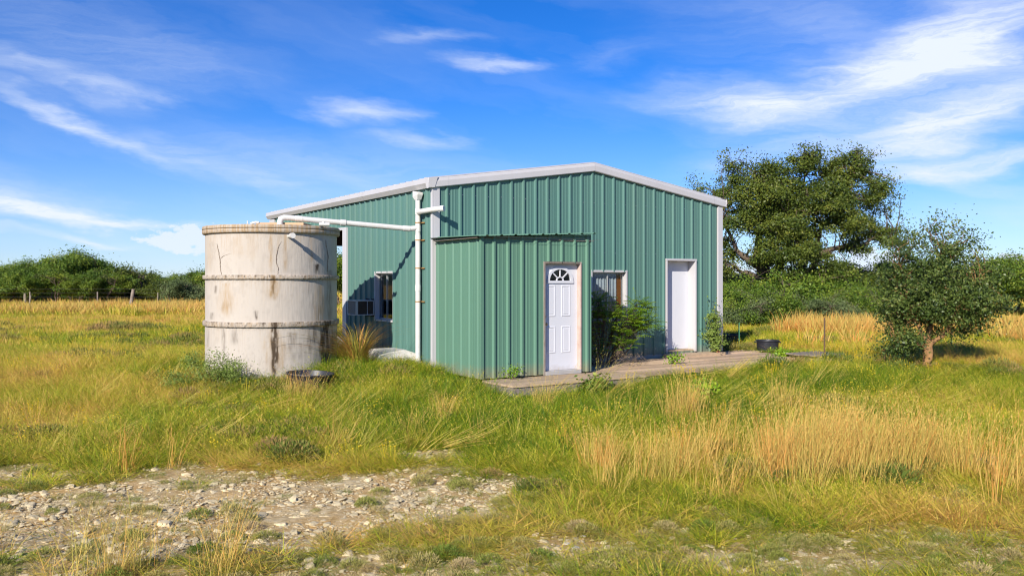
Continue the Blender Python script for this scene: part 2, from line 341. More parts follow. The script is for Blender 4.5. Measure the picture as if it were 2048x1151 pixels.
def gz(x, y):
    x = np.asarray(x, float); y = np.asarray(y, float)
    z = -.46+.30*smooth(12.5, 19, y)
    z = z+.24*np.exp(-((x-TK[0])**2+(y-TK[1]-.6)**2)/9.)+.12*np.exp(-((x+1.9)**2+(y-17.2)**2)/3)
    z = z+.05*(fbm(x, y, 3, 6.)-.5)+.05*(fbm(x, y, 9, 1.1)-.5)
    a, b = to_ab(x, y)
    ins = smooth(-.35, .15, a)*smooth(8.4, 7.9, a)*smooth(-.4, .2, b)*smooth(10.6, 10.1, b)
    z = z*(1-ins)+(-.22)*ins
    z = z + smooth(120, 900, np.hypot(x, y))*(-6)
    return z
def bare(x, y):
    """how bare and stony the ground is, 0..1"""
    x = np.asarray(x, float); y = np.asarray(y, float)
    c = 8.05+.10*(x+3); hw = 1.68-.85*smooth(-2.4, 0.2, x)
    d = 1-np.abs(y-c)/hw
    d = np.minimum(d, (.25-x)/1.2)
    v = smooth(-.28, .30, d+(fbm(x, y, 21, .9)-.5)*1.5)
    v = np.maximum(v, (.80-.28*smooth(-.5, 1.0, x))*smooth(8.0, 7.0, y)*smooth(.36, .58, fbm(x, y, 33, .7)))
    for (cx, cy, rx, ry, s) in ((-1.0, 10.5, .7, .45, .9), (2.2, 6.5, 1.1, .6, .8), (.45, 6.9, .6, .35, .8), (5.5, 10.1, .55, .5, .85), (4.2, 8.3, .5, .25, .7), (-.9, 9.7, .6, .4, .6)):
        v = np.maximum(v, s*smooth(1.2, .5, np.hypot((x-cx)/rx, (y-cy)/ry)+(fbm(x, y, 51, .5)-.5)*.9))
    return np.clip(v, 0, 1)
def dryness(x, y):
    x = np.asarray(x, float); y = np.asarray(y, float)
    v = .475+.75*(fbm(x, y, 71, 5.)-.5)+.75*(fbm(x, y, 75, 1.1)-.5)
    v = v+.11*smooth(20, 60, y)
    a, b = to_ab(x, y)
    near = np.exp(-(np.maximum(np.abs(a-3.5)-5, 0)**2+np.maximum(np.abs(b+2.2)-1.9, 0)**2)/3.0)     # lush strip round the buildings
    v = v-.34*near-.17*np.exp(-((x-TK[0])**2/16+(y-TK[1]+1.5)**2/9))
    v = v-.22*smooth(10.6, 12.6, y)*smooth(18, 15.5, y)*smooth(-3, 0, x)*smooth(9, 6, x)
    v = v+.10*smooth(8, 14, x)*smooth(18, 26, y)+.14*smooth(-6, -14, x)*smooth(24, 36, y)
    return v
def axis(lo, hi, fine_lo, fine_hi, st):
    a = list(np.arange(fine_lo, fine_hi, st)); d = st
    x = fine_hi
    while x < hi: a.append(x); d *= 1.13; x += d
    d = st; x = fine_lo-st; pre = []
    while x > lo: pre.append(x); d *= 1.13; x -= d
    return np.array(pre[::-1]+a)
gx = axis(-7000, 7000, -14, 17, .1); gy = axis(-2500, 9000, 4.5, 26, .1)
GX, GY = np.meshgrid(gx, gy); GZ = gz(GX, GY)
nx, ny = len(gx), len(gy)
idx = np.arange(nx*ny).reshape(ny, nx)
fa = np.stack([idx[:-1, :-1], idx[:-1, 1:], idx[1:, 1:], idx[1:, :-1]], -1).reshape(-1, 4)
micro = (fbm(GX, GY, 91, .35)-.5)*.05*bare(GX, GY)*(np.hypot(GX, GY) < 30)
ground = link('ground', np.stack([GX, GY, GZ+micro], -1).reshape(-1, 3), fa, None, smooth=True, kind='structure')
for nm, arr in (('bare', bare(GX, GY)), ('dry', dryness(GX, GY))):
    at = ground.data.attributes.new(nm, 'FLOAT', 'POINT'); at.data.foreach_set('value', arr.astype(np.float32).ravel())
def groundmat():
    m = bpy.data.materials.new('field_soil'); m.use_nodes = True; t = m.node_tree; t.nodes.clear()
    def n(ty, **k):
        x = t.nodes.new(ty)
        for a, b in k.items(): setattr(x, a, b)
        return x
    lk = t.links.new
    out = n('ShaderNodeOutputMaterial'); p = n('ShaderNodeBsdfPrincipled'); p.inputs['Roughness'].default_value = .95; p.inputs['Specular IOR Level'].default_value = .1
    g = n('ShaderNodeNewGeometry')
    def nz(s, d=6, r=.6):
        q = n('ShaderNodeTexNoise'); q.inputs['Scale'].default_value = s; q.inputs['Detail'].default_value = d; q.inputs['Roughness'].default_value = r; lk(g.outputs['Position'], q.inputs['Vector']); return q.outputs['Fac']
    def ramp(v, st):
        c = n('ShaderNodeValToRGB'); e = c.color_ramp.elements; e[0].position, e[0].color = st[0][0], (*st[0][1], 1); e[1].position, e[1].color = st[-1][0], (*st[-1][1], 1)
        for q, k in st[1:-1]: e.new(q).color = (*k, 1)
        lk(v, c.inputs[0]); return c.outputs[0]
    stone = ramp(nz(14), [(.30, (.30, .195, .08)), (.45, (.54, .39, .18)), (.58, (.70, .55, .31)), (.75, (.80, .69, .46))])
    slabc = ramp(nz(1.7), [(.45, (.52, .31, .11)), (.62, (.56, .45, .26))])
    mx1 = n('ShaderNodeMix', data_type='RGBA'); lk(nz(5, 3), mx1.inputs[0]); lk(stone, mx1.inputs[6]); lk(slabc, mx1.inputs[7])
    at = n('ShaderNodeAttribute', attribute_name='dry'); ad = n('ShaderNodeMath', operation='MULTIPLY_ADD'); lk(nz(2.), ad.inputs[0]); ad.inputs[1].default_value = .5; lk(at.outputs['Fac'], ad.inputs[2])
    turf = ramp(ad.outputs[0], [(.3, (.10, .12, .02)), (.6, (.20, .18, .035)), (.85, (.32, .23, .06)), (1, (.38, .25, .08))])
    ab_ = n('ShaderNodeAttribute', attribute_name='bare'); mm = n('ShaderNodeMath', operation='MULTIPLY_ADD', use_clamp=True); lk(nz(9, 4), mm.inputs[0]); mm.inputs[1].default_value = .9; mm.inputs[2].default_value = -.45
    sm = n('ShaderNodeMath', operation='ADD', use_clamp=True); lk(mm.outputs[0], sm.inputs[0]); lk(ab_.outputs['Fac'], sm.inputs[1])
    mx2 = n('ShaderNodeMix', data_type='RGBA'); lk(sm.outputs[0], mx2.inputs[0]); lk(turf, mx2.inputs[6]); lk(mx1.outputs[2], mx2.inputs[7])
    lk(mx2.outputs[2], p.inputs['Base Color'])
    bp = n('ShaderNodeBump'); bp.inputs['Strength'].default_value = .9; bp.inputs['Distance'].default_value = .03; lk(nz(16, 7, .7), bp.inputs['Height']); lk(bp.outputs[0], p.inputs['Normal'])
    lk(p.outputs[0], out.inputs[0]); return m
ground.data.materials.append(groundmat())

# distant low hills
MT['hill'] = mat('hazed_wooded_hill', (.055, .085, .065), .95, .05, var=.7, vscale=.02, col2=(.085, .115, .085))  # wooded green greyed: the haze of distance is put into the colour
hv = []; hf = []; K = 260
for r_i in range(6):
    for k in range(K):
        A = -pi*.62+pi*1.24*k/(K-1); R0 = 1500+r_i*260
        prof = [0, .75, 1, .95, .8, .0][r_i]
        top = 7+13*fbm(np.array(A*30), np.array(3.), 61, 6.) + 5*sin(A*5+1)
        hv.append((R0*sin(A), R0*cos(A), -12+prof*(top+12+(1.2*float(vnoise(A*900, r_i*3., 66, 1.)) if 0 < r_i < 5 else 0))))
for r_i in range(5):
    for k in range(K-1):
        a = r_i*K+k; hf.append((a, a+1, a+1+K, a+K))
link('hills', hv, hf, MT['hill'], smooth=True, kind='structure')

# ------------------------------------------------------------------ green metal building
BW, BE, BSL, BLEN = 7.98, 3.53, .148, 10.35      # width, wall height at the eave, roof pitch, length
RZ = TH
def zw(a): return BE+BSL*min(max(a, 0), BW) if a <= BW/2 else BE+BSL*(BW-a)
bld = thing('metal_building', 'green ribbed metal building with white trim and low gable roof', 'building', ab(0, 0, 0), RZ)

def rib_profile(u0, u1, first, pitch=.3048, h=.036, minor=True):
    """(u, height) break points of ribbed sheet steel between u0 and u1"""
    P = []; k = math.floor((u0-first)/pitch)-1
    while True:
        c = first+k*pitch; k += 1
        if c > u1+pitch: break
        P += [(c-.040, 0), (c-.018, h), (c+.016, h), (c+.036, 0)]
        if minor:
            for mcen in (c+.115, c+.190): P += [(mcen-.014, 0), (mcen-.007, .0045), (mcen+.007, .0045), (mcen+.014, 0)]
    P = sorted(P); us = [p[0] for p in P]; hs_ = [p[1] for p in P]
    out = [(u0, float(np.interp(u0, us, hs_)))]+[p for p in P if u0+1e-4 < p[0] < u1-1e-4]+[(u1, float(np.interp(u1, us, hs_)))]
    return out
def panels(parent, org, first, u0, u1, zbot, ztop, place, holes, m, step=.9144, lap=None, flip=False, name='wall_panel'):
    """one child mesh per sheet; place(u, height, z) -> building coordinates; holes = (u0, u1, z0, z1)"""
    start = first+(lap if lap is not None else -.0); cuts = [u0]
    c = start+math.ceil((u0-start)/step+1e-6)*step
    while c < u1-.05: cuts.append(c); c += step
    cuts.append(u1)
    for i in range(len(cuts)-1):
        a0, a1 = cuts[i], cuts[i+1]; pr = rib_profile(a0, a1, first)
        for (h0, h1, z0, z1) in holes:
            for e in (h0, h1):
                if a0+1e-4 < e < a1-1e-4 and all(abs(q[0]-e) > 1e-5 for q in pr):
                    pr.append((e, float(np.interp(e, [q[0] for q in pr], [q[1] for q in pr])))); pr.sort()
        if ztop(a0) != ztop(a1) and a0 < BW/2 < a1 and name == 'wall_panel' and ztop(BW/2) > 3.9: 
            pr.append((BW/2, float(np.interp(BW/2, [q[0] for q in pr], [q[1] for q in pr])))); pr = sorted(set(pr))
        mb = MB(); eps = .0012*(i % 2)
        for (p, q) in zip(pr[:-1], pr[1:]):
            mid = (p[0]+q[0])/2; segs = [(zbot, None)]
            for (h0, h1, z0, z1) in holes:
                if h0 < mid < h1:
                    segs = []
                    if z0 > zbot+.01: segs.append((zbot, z0))
                    segs.append((z1, None))
            for (s0, s1) in segs:
                v = [place(p[0], p[1]+eps, s0), place(q[0], q[1]+eps, s0), place(q[0], q[1]+eps, s1 if s1 is not None else ztop(q[0])), place(p[0], p[1]+eps, s1 if s1 is not None else ztop(p[0]))]
                mb.add(v, [(3, 2, 1, 0) if flip else (0, 1, 2, 3)])
        if mb.f: mb.build(name, m, parent, org)
# openings and screws
FW = (3.93, 4.94, .82, 1.90); FD = (6.165, 7.09, .02, 2.20); SW = (1.77, 2.72, .84, 1.87); SO = (4.60, 9.95, -.01, 2.95)
front = lambda u, h, z: (u, -.012-h, z)
panels(bld, (0, 0, 0), .2995, .13, BW-.13, -.03, lambda u: zw(u)+.03, front, [FW, FD], MT['green'], lap=.3048*.5-.01)
side = lambda u, h, z: (-.012-h, u, z)
panels(bld, (0, 0, 0), .231, .03, BLEN-.03, -.03, lambda u: BE+.02, side, [SW, (4.36, BLEN, -.03, 2.98)], MT['green'], flip=True, lap=.15)
panels(bld, (0, 0, 0), .231, .03, BLEN-.03, -.03, lambda u: BE+.02, lambda u, h, z: (BW+.012+h, u, z), [], MT['green'], lap=.15)
# inner frame of the walls, floor slab
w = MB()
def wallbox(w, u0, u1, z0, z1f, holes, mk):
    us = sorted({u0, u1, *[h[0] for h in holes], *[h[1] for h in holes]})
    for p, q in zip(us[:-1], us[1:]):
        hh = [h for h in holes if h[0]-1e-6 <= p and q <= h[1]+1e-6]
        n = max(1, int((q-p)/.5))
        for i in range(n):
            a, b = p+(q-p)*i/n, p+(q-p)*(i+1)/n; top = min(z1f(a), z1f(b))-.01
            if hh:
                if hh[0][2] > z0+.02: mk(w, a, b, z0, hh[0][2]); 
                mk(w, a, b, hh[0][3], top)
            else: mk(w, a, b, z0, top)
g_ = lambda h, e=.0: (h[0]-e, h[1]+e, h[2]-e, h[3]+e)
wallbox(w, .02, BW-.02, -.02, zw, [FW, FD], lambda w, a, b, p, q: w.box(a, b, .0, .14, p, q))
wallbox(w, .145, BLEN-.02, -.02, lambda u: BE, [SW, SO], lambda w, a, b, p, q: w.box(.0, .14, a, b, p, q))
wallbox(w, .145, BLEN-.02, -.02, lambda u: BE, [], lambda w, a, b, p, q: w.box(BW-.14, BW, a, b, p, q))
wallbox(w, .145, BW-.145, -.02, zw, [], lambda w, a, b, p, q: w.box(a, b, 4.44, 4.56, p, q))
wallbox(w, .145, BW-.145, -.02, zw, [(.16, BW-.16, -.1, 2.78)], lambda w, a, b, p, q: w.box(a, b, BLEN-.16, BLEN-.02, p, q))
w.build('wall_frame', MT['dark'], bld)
sc_ = MB(); rs_ = random.Random(3)
for i in range(26):
    u = .2995+i*.3048+.055
    if u > BW-.15: break
    for z in (.12, 1.05, 2.32, 3.42):
        if any(h[0]-.06 < u < h[1]+.06 and h[2]-.06 < z < h[3]+.06 for h in (FW, FD)): continue
        c_ = rs_.uniform(-.006, .006); sc_.box(u-.007, u+.007, -.020, -.0125, z+c_-.007, z+c_+.007)
for i in range(15):
    u = .231+i*.3048+.055
    for z in (.12, 1.05, 2.32, 3.40):
        if SW[0]-.06 < u < SW[1]+.06 and SW[2]-.06 < z < SW[3]+.06 or u > 4.3: continue
        sc_.box(-.020, -.0125, u-.007, u+.007, z-.007, z+.007)
sc_.build('screws', MT['roofm'], bld, kind='stuff')
MB().box(-.02, BW+.02, -.02, BLEN, -.25, -.022).build('floor_slab', MT['slab'], bld)
# roof: two ribbed slopes
for sgn in (0, 1):
    mb = MB(); pr = rib_profile(-.07, BLEN+.07, .2)
    for (p, q) in zip(pr[:-1], pr[1:]):
        def rp(u, h, e):
            a = -.06 if e == 0 else BW/2
            z = BE+.19+BSL*a
            return (a if sgn == 0 else BW-a, u, z+h)
        mb.add([rp(p[0], p[1], 0), rp(p[0], p[1], 1), rp(q[0], q[1], 1), rp(q[0], q[1], 0)], [(0, 1, 2, 3)[::(1 if sgn else -1)]])
    mb.build('roof_panel', MT['roofm'], bld)
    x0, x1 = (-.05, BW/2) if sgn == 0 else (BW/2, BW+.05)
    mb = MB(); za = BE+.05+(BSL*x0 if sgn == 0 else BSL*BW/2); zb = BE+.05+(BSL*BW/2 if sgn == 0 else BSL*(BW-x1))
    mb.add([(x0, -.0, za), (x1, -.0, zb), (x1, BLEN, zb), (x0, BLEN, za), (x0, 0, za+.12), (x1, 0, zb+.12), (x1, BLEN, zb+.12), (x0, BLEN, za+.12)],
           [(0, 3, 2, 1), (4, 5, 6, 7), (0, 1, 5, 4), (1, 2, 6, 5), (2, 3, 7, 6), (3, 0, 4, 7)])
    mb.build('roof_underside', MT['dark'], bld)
# rake trim in three lengths a side with visible laps, eave trim (gutter)
rk = [(-.005, .0), (-.075, -.004), (-.088, .012), (-.088, .120), (-.060, .205), (.10, .222)]
cutsA = [-.145, .28, BW/2-.0, ]
def zr(a): return BE+BSL*a if a <= BW/2 else BE+BSL*(BW-a)
for (p, q) in ((-.145, .30), (.30, BW/2), (BW/2, BW/2+.45), (BW/2+.45, BW-.28), (BW-.28, BW+.145)):
    e = .0 if (p, q) in ((.30, BW/2), (BW/2+.45, BW-.28)) else -.002
    mb = MB().sweep([(p, zr(p)), (q, zr(q))], [(o+e, z) for o, z in rk], 0)
    for t_, fl in ((p, 0), (q, 1)):
        if t_ in (-.145, BW+.145):
            k = len(mb.v); vs = [(t_, o+e, zr(t_)+z) for o, z in rk]; mb.v += vs; f = tuple(range(k, k+len(vs))); mb.f.append(f if fl else f[::-1])
    mb.build('rake_trim', MT['trim'], bld)
ge = [(-.012, BE-.0), (-.085, BE-.005), (-.145, BE+.085), (-.138, BE+.185), (.06, BE+.215)]
for (p, q, e) in ((-.10, 3.2, 0), (3.2, 6.3, .002), (6.3, BLEN+.1, 0)):
    MB().sweep([(p, 0), (q, 0)], [(o-e, z) for o, z in ge], 1).build('gutter', MT['trim'], bld)
mb = MB(); mb.v = [(o, -.10, z) for o, z in ge]; mb.f = [(0, 1, 2, 3, 4)]; mb.build('gutter_end_cap', MT['trim'], bld)
MB().sweep([(-.10, 0), (BLEN+.1, 0)], [(BW-o, z) for o, z in ge][::-1], 1).build('gutter', MT['trim'], bld)
# corner trims, opening trims
def cor(b_, name='corner_trim'): return bevel(b_.build(name, MT['trim'], bld), .004)
cor(MB().box(-.004, .125, -.050, -.001, -.03, BE+.01)); cor(MB().box(-.046, -.006, -.050, .020, -.03, BE-.01))
cor(MB().box(BW-.115, BW+.046, -.050, -.001, -.03, BE-.005))
cor(MB().box(-.060, .0, 4.362, 4.598, -.03, 2.978), 'opening_trim'); cor(MB().box(-.058, .0, 4.602, 9.93, 2.92, 2.985), 'opening_trim')
cor(MB().box(-.060, .0, 9.93, BLEN+.02, -.03, BE-.02), 'corner_trim')

def window(parent, hole, face, m_frame, name='window'):
    """sliding window in the wall plane: face(u, d, z), d = depth into the wall"""
    u0, u1, z0, z1 = hole; t = .045
    def bx(mb, a, b, c, d, e, f):
        P = [face(a, c, e), face(b, d, f)]; lo = [min(P[0][i], P[1][i]) for i in range(3)]; hi = [max(P[0][i], P[1][i]) for i in range(3)]
        return mb.box(lo[0], hi[0], lo[1], hi[1], lo[2], hi[2])
    mb = MB()
    bx(mb, u0-.02, u1+.02, -.045, .13, z1-.01, z1+.035); bx(mb, u0-.02, u1+.02, -.045, .13, z0-.035, z0+.01)
    bx(mb, u0-.02, u0+.02, -.043, .13, z0+.011, z1-.011); bx(mb, u1-.02, u1+.02, -.043, .13, z0+.011, z1-.011)
    fr = mb.build('window', m_frame, parent); bevel(fr, .003)
    mid = (u0+u1)/2
    for (a, b, dd) in ((u0+.021, mid+.02, .045), (mid-.02, u1-.021, .062)):
        sb = MB(); e = .025
        bx(sb, a, b, dd-.008, dd+.008, z0+.012, z0+.012+e); bx(sb, a, b, dd-.008, dd+.008, z1-.012-e, z1-.012)
        bx(sb, a, a+e, dd-.008, dd+.008, z0+.0125+e, z1-.0125-e); bx(sb, b-e, b, dd-.008, dd+.008, z0+.0125+e, z1-.0125-e)
        sb.build('sash', MT['steel'], fr)
        pn = MB(); bx(pn, a+e, b-e, dd-.002, dd+.002, z0+.012+e, z1-.012-e); pn.build('pane', MT['glass'], fr)
    return fr
window(bld, FW, lambda u, d, z: (u, d, z), MT['trim'])
window(bld, SW, lambda u, d, z: (d, u, z), MT['trim'])
# recessed plain door at the right of the gable wall
rec = .20
mb = MB(); e = .035
mb.box(FD[0]-.03, FD[0]+.012, -.064, rec, 0, FD[3]-.03); mb.box(FD[1]-.012, FD[1]+.03, -.064, rec, 0, FD[3]-.03); mb.box(FD[0]-.035, FD[1]+.035, -.066, rec, FD[3]-.028, FD[3]+.02)
d2 = mb.build('door_frame', MT['trim'], bld); bevel(d2, .003)
dl = bevel(MB().box(FD[0]+.014, FD[1]-.014, rec-.012, rec+.03, .052, FD[3]-.03).build('door', MT['white'], bld, label='plain flush white door set back in a deep frame'), .004)
MB().box(FD[0]+.013, FD[1]-.013, .0, rec-.013, -.02, .048).build('sill', MT['woodc'], dl)

# curtain and things seen through the two windows
def curtain(name, label, u0, u1, z0, z1, face, m, amp=.018, waves=9):
    n = waves*10; v = []; f = []
    for i in range(n+1):
        u = u0+(u1-u0)*i/n; d = amp*sin(2*pi*waves*i/n+.6*sin(i*.35))
        for z in (z0, z0+(z1-z0)*.5, z1): v.append(face(u, d*(1.2 if z < z1 else .8), z+(.02*abs(sin(pi*waves*i/n)) if z == z0 else 0)))
    for i in range(n):
        for k in range(2): a = i*3+k; f.append((a, a+3, a+4, a+1))
    t = tag(link(name, v, f, m, None, True), label, 'curtain')
    t.location = ab(0, 0, 0); t.rotation_euler = (0, 0, RZ)
    sl = t.modifiers.new('cloth', 'SOLIDIFY'); sl.thickness = .003
    return t
curtain('lace_curtain', 'white lace curtain behind the front window beside the four-panel door', 3.97, 4.75, .98, 1.87, lambda u, d, z: (u, .105+d, z), MT['lace'], .014)
t = tag(MB().box(4.76, 4.90, .11, .13, .95, 1.84).build('wooden_board', MT['brownc']), 'orange-brown board upright inside the front window', 'board'); t.location = ab(0, 0, 0); t.rotation_euler = (0, 0, RZ)
curtain('red_curtain', 'reddish patterned curtain behind the dark side window by the air conditioner', 1.86, 2.18, .98, 1.72, lambda u, d, z: (.20+d, u, z), MT['redc'], .02, 4)

# ------------------------------------------------------------------ entry shed built against the gable
def zs(a, b=-1.763): return 2.547+.02*b+.045*a
SB = -1.763; S0, S1 = .05, 2.533
org = (.05, -.9, -.08)
shed = thing('entry_shed', 'flat-roofed green metal entry shed built against the front gable', 'shed', ab(*org), RZ)
DH = (1.423, 2.276, -.10, 2.03)
panels(shed, org, .314, S0+.035, S1+.02, -.075, lambda u: zs(u)-.03, lambda u, h, z: (u, SB-.010-h, z), [DH], MT['green_shed'], lap=.15)
panels(shed, org, -1.65, SB+.015, -.052, -.075, lambda u: zs(0, u)-.03, lambda u, h, z: (S0-.010-h*.55, u, z), [], MT['green_shed'], flip=True, lap=.15)
panels(shed, org, -1.65, SB+.015, -.052, -.075, lambda u: zs(2.5, u)-.03, lambda u, h, z: (S1+.010+h, u, z), [], MT['green_shed'], lap=.15)
bevel(MB().box(S0-.032, S0+.036, SB-.046, SB+.016, -.078, 2.49).build('corner_trim', MT['green_shed'], shed, org), .004)
sf = MB()
sf.box(S0+.04, DH[0]-.012, SB, SB+.08, -.08, 2.46); sf.box(DH[1]+.012, S1, SB, SB+.08, -.08, 2.46); sf.box(DH[0]-.012, DH[1]+.012, SB, SB+.08, 2.05, 2.46)
sf.box(S0, S0+.08, SB+.082, -.06, -.08, 2.46); sf.box(S1-.08, S1, SB+.082, -.06, -.08, 2.46)
sf.build('wall_frame', MT['dark'], shed, org)
MB().box(S0+.082, S1-.082, SB+.1, -.06, -.09, -.02).build('floor', MT['greywood'], shed, org)
mb = MB(); pr = rib_profile(-.08, 2.63, .1, h=.022)
for (p, q) in zip(pr[:-1], pr[1:]):
    v = []
    for (u, h) in (p, q):
        for bb in (-1.905, -.013): v += [(u, bb, zs(u, bb)+h-.016), (u, bb, zs(u, bb)+h-.010)]
    mb.add(v, [(0, 4, 6, 2)[::-1], (1, 3, 7, 5)[::-1], (0, 1, 5, 4)[::-1], (2, 6, 7, 3)[::-1]])
mb.build('roof', MT['green_shed'], shed, org)
MB().box(-.085, 2.66, -1.90, -1.895, 2.495, 2.497).build('roof_lath', MT['greywood'], shed, org)
MB().box(-.06, 2.60, -1.80, -.10, 2.465, 2.475).build('ceiling_board', MT['greywood'], shed, org)
# white door with sunburst fanlight and four raised panels
yf = SB+.062                                            # front face of the slab
DA, DB = 1.438, 2.262; DZ0, DZ1 = -.012, 2.018
fc, fz, fw, fh = 1.85, 1.70, .262, .225                # centre, base, half width and height of the fanlight
door = MB()
zz = [DZ0, fz, fz+fh, DZ1]
door.box(DA, DB, yf, yf+.04, DZ0, fz-.001)
NS = 24
for i in range(NS):                                     # slab around the half-round opening
    a0 = pi-pi*i/NS; a1 = pi-pi*(i+1)/NS
    p0 = (fc+fw*cos(a0), fz+fh*sin(a0)); p1 = (fc+fw*cos(a1), fz+fh*sin(a1))
    door.add([(p0[0], yf, p0[1]), (p1[0], yf, p1[1]), (p1[0], yf, DZ1), (p0[0], yf, DZ1)], [(0, 1, 2, 3)])
    door.add([(p0[0], yf, p0[1]), (p1[0], yf, p1[1]), (p1[0], yf+.04, p1[1]), (p0[0], yf+.04, p0[1])], [(3, 2, 1, 0)])
door.box(DA, fc-fw, yf, yf+.04, fz, DZ1); door.box(fc+fw, DB, yf, yf+.04, fz, DZ1)
do = door.build('door', MT['white'], shed, org, label='white four-panel door with a half-round sunburst window')
for (x0, x1, z0, z1) in ((1.532, 1.742, 1.01, 1.615), (1.878, 2.098, 1.01, 1.615), (1.532, 1.742, .31, .83), (1.878, 2.098, .31, .83)):
    mb = MB()
    loops = [(.0, -.0005), (.012, -.009), (.026, -.009), (.040, .0), (.050, -.006)]   # moulding ring, groove, raised field
    vs = []
    for (i_, d) in loops: vs += [(x0+i_, yf+d, z0+i_), (x1-i_, yf+d, z0+i_), (x1-i_, yf+d, z1-i_), (x0+i_, yf+d, z1-i_)]
    fs = []
    for k in range(len(loops)-1):
        for j in range(4): a = k*4+j; b = k*4+(j+1) % 4; fs.append((a, b, b+4, a+4))
    k = (len(loops)-1)*4; fs.append((k, k+1, k+2, k+3)); mb.add(vs, fs); mb.build('door_panel', MT['white'], do, org=(0, 0, 0)).location = (-org[0], -org[1], -org[2])
mb = MB()
def arc(mb, r0, r1, y0, y1, n=24, cx=fc, cz=fz, asp=fh/fw):
    v = []
    for i in range(n+1):
        a = pi*i/n
        for (r, y) in ((r0, y0), (r1, y0), (r1, y1), (r0, y1)): v.append((cx+r*cos(a), y, cz+r*asp*sin(a)))
    f = []
    for i in range(n):
        for j in range(4): a = i*4+j; b = i*4+(j+1) % 4; f.append((a, b, b+4, a+4))
    mb.add(v, f)
arc(mb, fw-.012, fw+.045, yf-.022, yf+.004); arc(mb, .066, .088, yf-.012, yf+.01)
mb.box(fc-fw-.05, fc+fw+.05, yf-.022, yf+.004, fz-.05, fz-.001)
for a in (pi*.25, pi*.5, pi*.75):
    x0, z0, x1, z1 = fc+.085*cos(a), fz+.073*sin(a), fc+fw*cos(a), fz+fh*sin(a); nx_, nz_ = -sin(a)*.011, cos(a)*.011
    v = [(x0-nx_, yf-.012, z0-nz_), (x0+nx_, yf-.012, z0+nz_), (x1+nx_, yf-.012, z1+nz_), (x1-nx_, yf-.012, z1-nz_)]
    v += [(x, yf+.008, z) for x, y, z in v]; mb.add(v, [(0, 1, 2, 3), (7, 6, 5, 4), (0, 4, 5, 1), (1, 5, 6, 2), (2, 6, 7, 3), (3, 7, 4, 0)])
o = mb.build('fanlight_frame', MT['white'], do); o.location = (-org[0], -org[1], -org[2])
mb = MB(); v = [(fc, yf+.020, fz)]+[(fc+fw*cos(pi*i/20), yf+.020, fz+fh*sin(pi*i/20)) for i in range(21)]; mb.add(v, [(0, i+1, i+2) for i in range(20)])
o = mb.build('fanlight_pane', MT['glass'], do); o.location = (-org[0], -org[1], -org[2])
mb = MB().lathe([(.026, 0), (.026, .006), (.010, .010), (.010, .030), (.024, .036), (.028, .052), (.018, .066), (.001, .068)], 16)
mb.v = [(DA+.062+x, yf-z, .875+y) for x, y, z in mb.v]; o = mb.build('knob', MT['brass'], do, smooth=True); o.location = (-org[0], -org[1], -org[2])
mb = MB().lathe([(.024, 0), (.024, .01), (.014, .014), (.001, .014)], 16); mb.v = [(DA+.062+x, yf-z, 1.01+y) for x, y, z in mb.v]
o = mb.build('deadbolt', MT['brass'], do, smooth=True); o.location = (-org[0], -org[1], -org[2])
MB().box(DH[0]-.012, DA-.002, SB-.046, SB+.10, -.085, DH[3]+.03).build('door_jamb', MT['greywood'], shed, org)
mb = MB().box(DB+.002, DH[1]+.012, SB-.046, SB+.10, -.085, DH[3]+.03); mb.build('door_jamb', mat('pale_primed_jamb', (.55, .42, .36), .8, .2, var=.6, vscale=5, col2=(.34, .24, .19)), shed, org)
MB().box(DA-.001, DB+.001, SB-.046, SB+.10, DZ1+.002, DH[3]+.03).build('door_head', MT['greywood'], shed, org)
MB().box(DA-.001, DB+.001, SB-.075, SB+.10, -.085, -.016).build('threshold', MT['steel'], shed, org)

# ------------------------------------------------------------------ rainwater pipes
org = (-.115, .43, 0)
rp = thing('rainwater_pipe', 'white plastic rainwater pipe from the gutter corner across to the tank', 'pipe', ab(*org), RZ)
PV = MT['pvc']; R = .052
def fit(p0, p1, r=.060, name='coupling'):
    return autosmooth(MB().tube([p0, p1], r, 18).build(name, PV, rp, org))
autosmooth(MB().tube([(-.115, .43, -.02), (-.115, .43, 3.42)], R, 18).build('downpipe', PV, rp, org))
for z in (2.74, 3.08, 2.55, 1.55): fit((-.115, .43, z-.06), (-.115, .43, z+.06), .059)
fit((-.115, .43, -.03), (-.115, .43, .14), .062)
mb = MB()                                              # rain head: slanted hopper below the gutter
v = [(-.185, .33, 3.46), (-.05, .33, 3.46), (-.05, .54, 3.50), (-.185, .54, 3.50), (-.185, .33, 3.41), (-.05, .33, 3.41), (-.05, .54, 3.38), (-.185, .54, 3.38), (-.165, .375, 3.31), (-.065, .375, 3.31), (-.065, .485, 3.31), (-.165, .485, 3.31)]
mb.add(v, [(0, 1, 2, 3), (4, 5, 1, 0), (5, 6, 2, 1), (6, 7, 3, 2), (7, 4, 0, 3), (8, 9, 5, 4), (9, 10, 6, 5), (10, 11, 7, 6), (11, 8, 4, 7), (11, 10, 9, 8)])
bevel(mb.build('rain_head', PV, rp, org), .012)
vt = [(-.115, .43, 3.06), (-.09, .32, 3.07), (.0, .02, 3.09), (.055, -.16, 3.10), (.085, -.25, 3.10)]
vt = [(-.115, .43, 3.06), (-.135, .30, 3.07), (-.11, .06, 3.08), (-.05, -.16, 3.09), (.035, -.30, 3.10), (.06, -.335, 3.10)]
autosmooth(MB().tube(vt, R, 18).build('overflow_arm', PV, rp, org))
fit((.02, -.278, 3.098), (.065, -.34, 3.10), .060)
E_ = (-.30, .47, 2.735)
tank_el = (-2.62, .86, 2.885)
autosmooth(MB().tube([(-.115, .43, 2.755), E_], R, 18).build('cross_pipe', PV, rp, org))
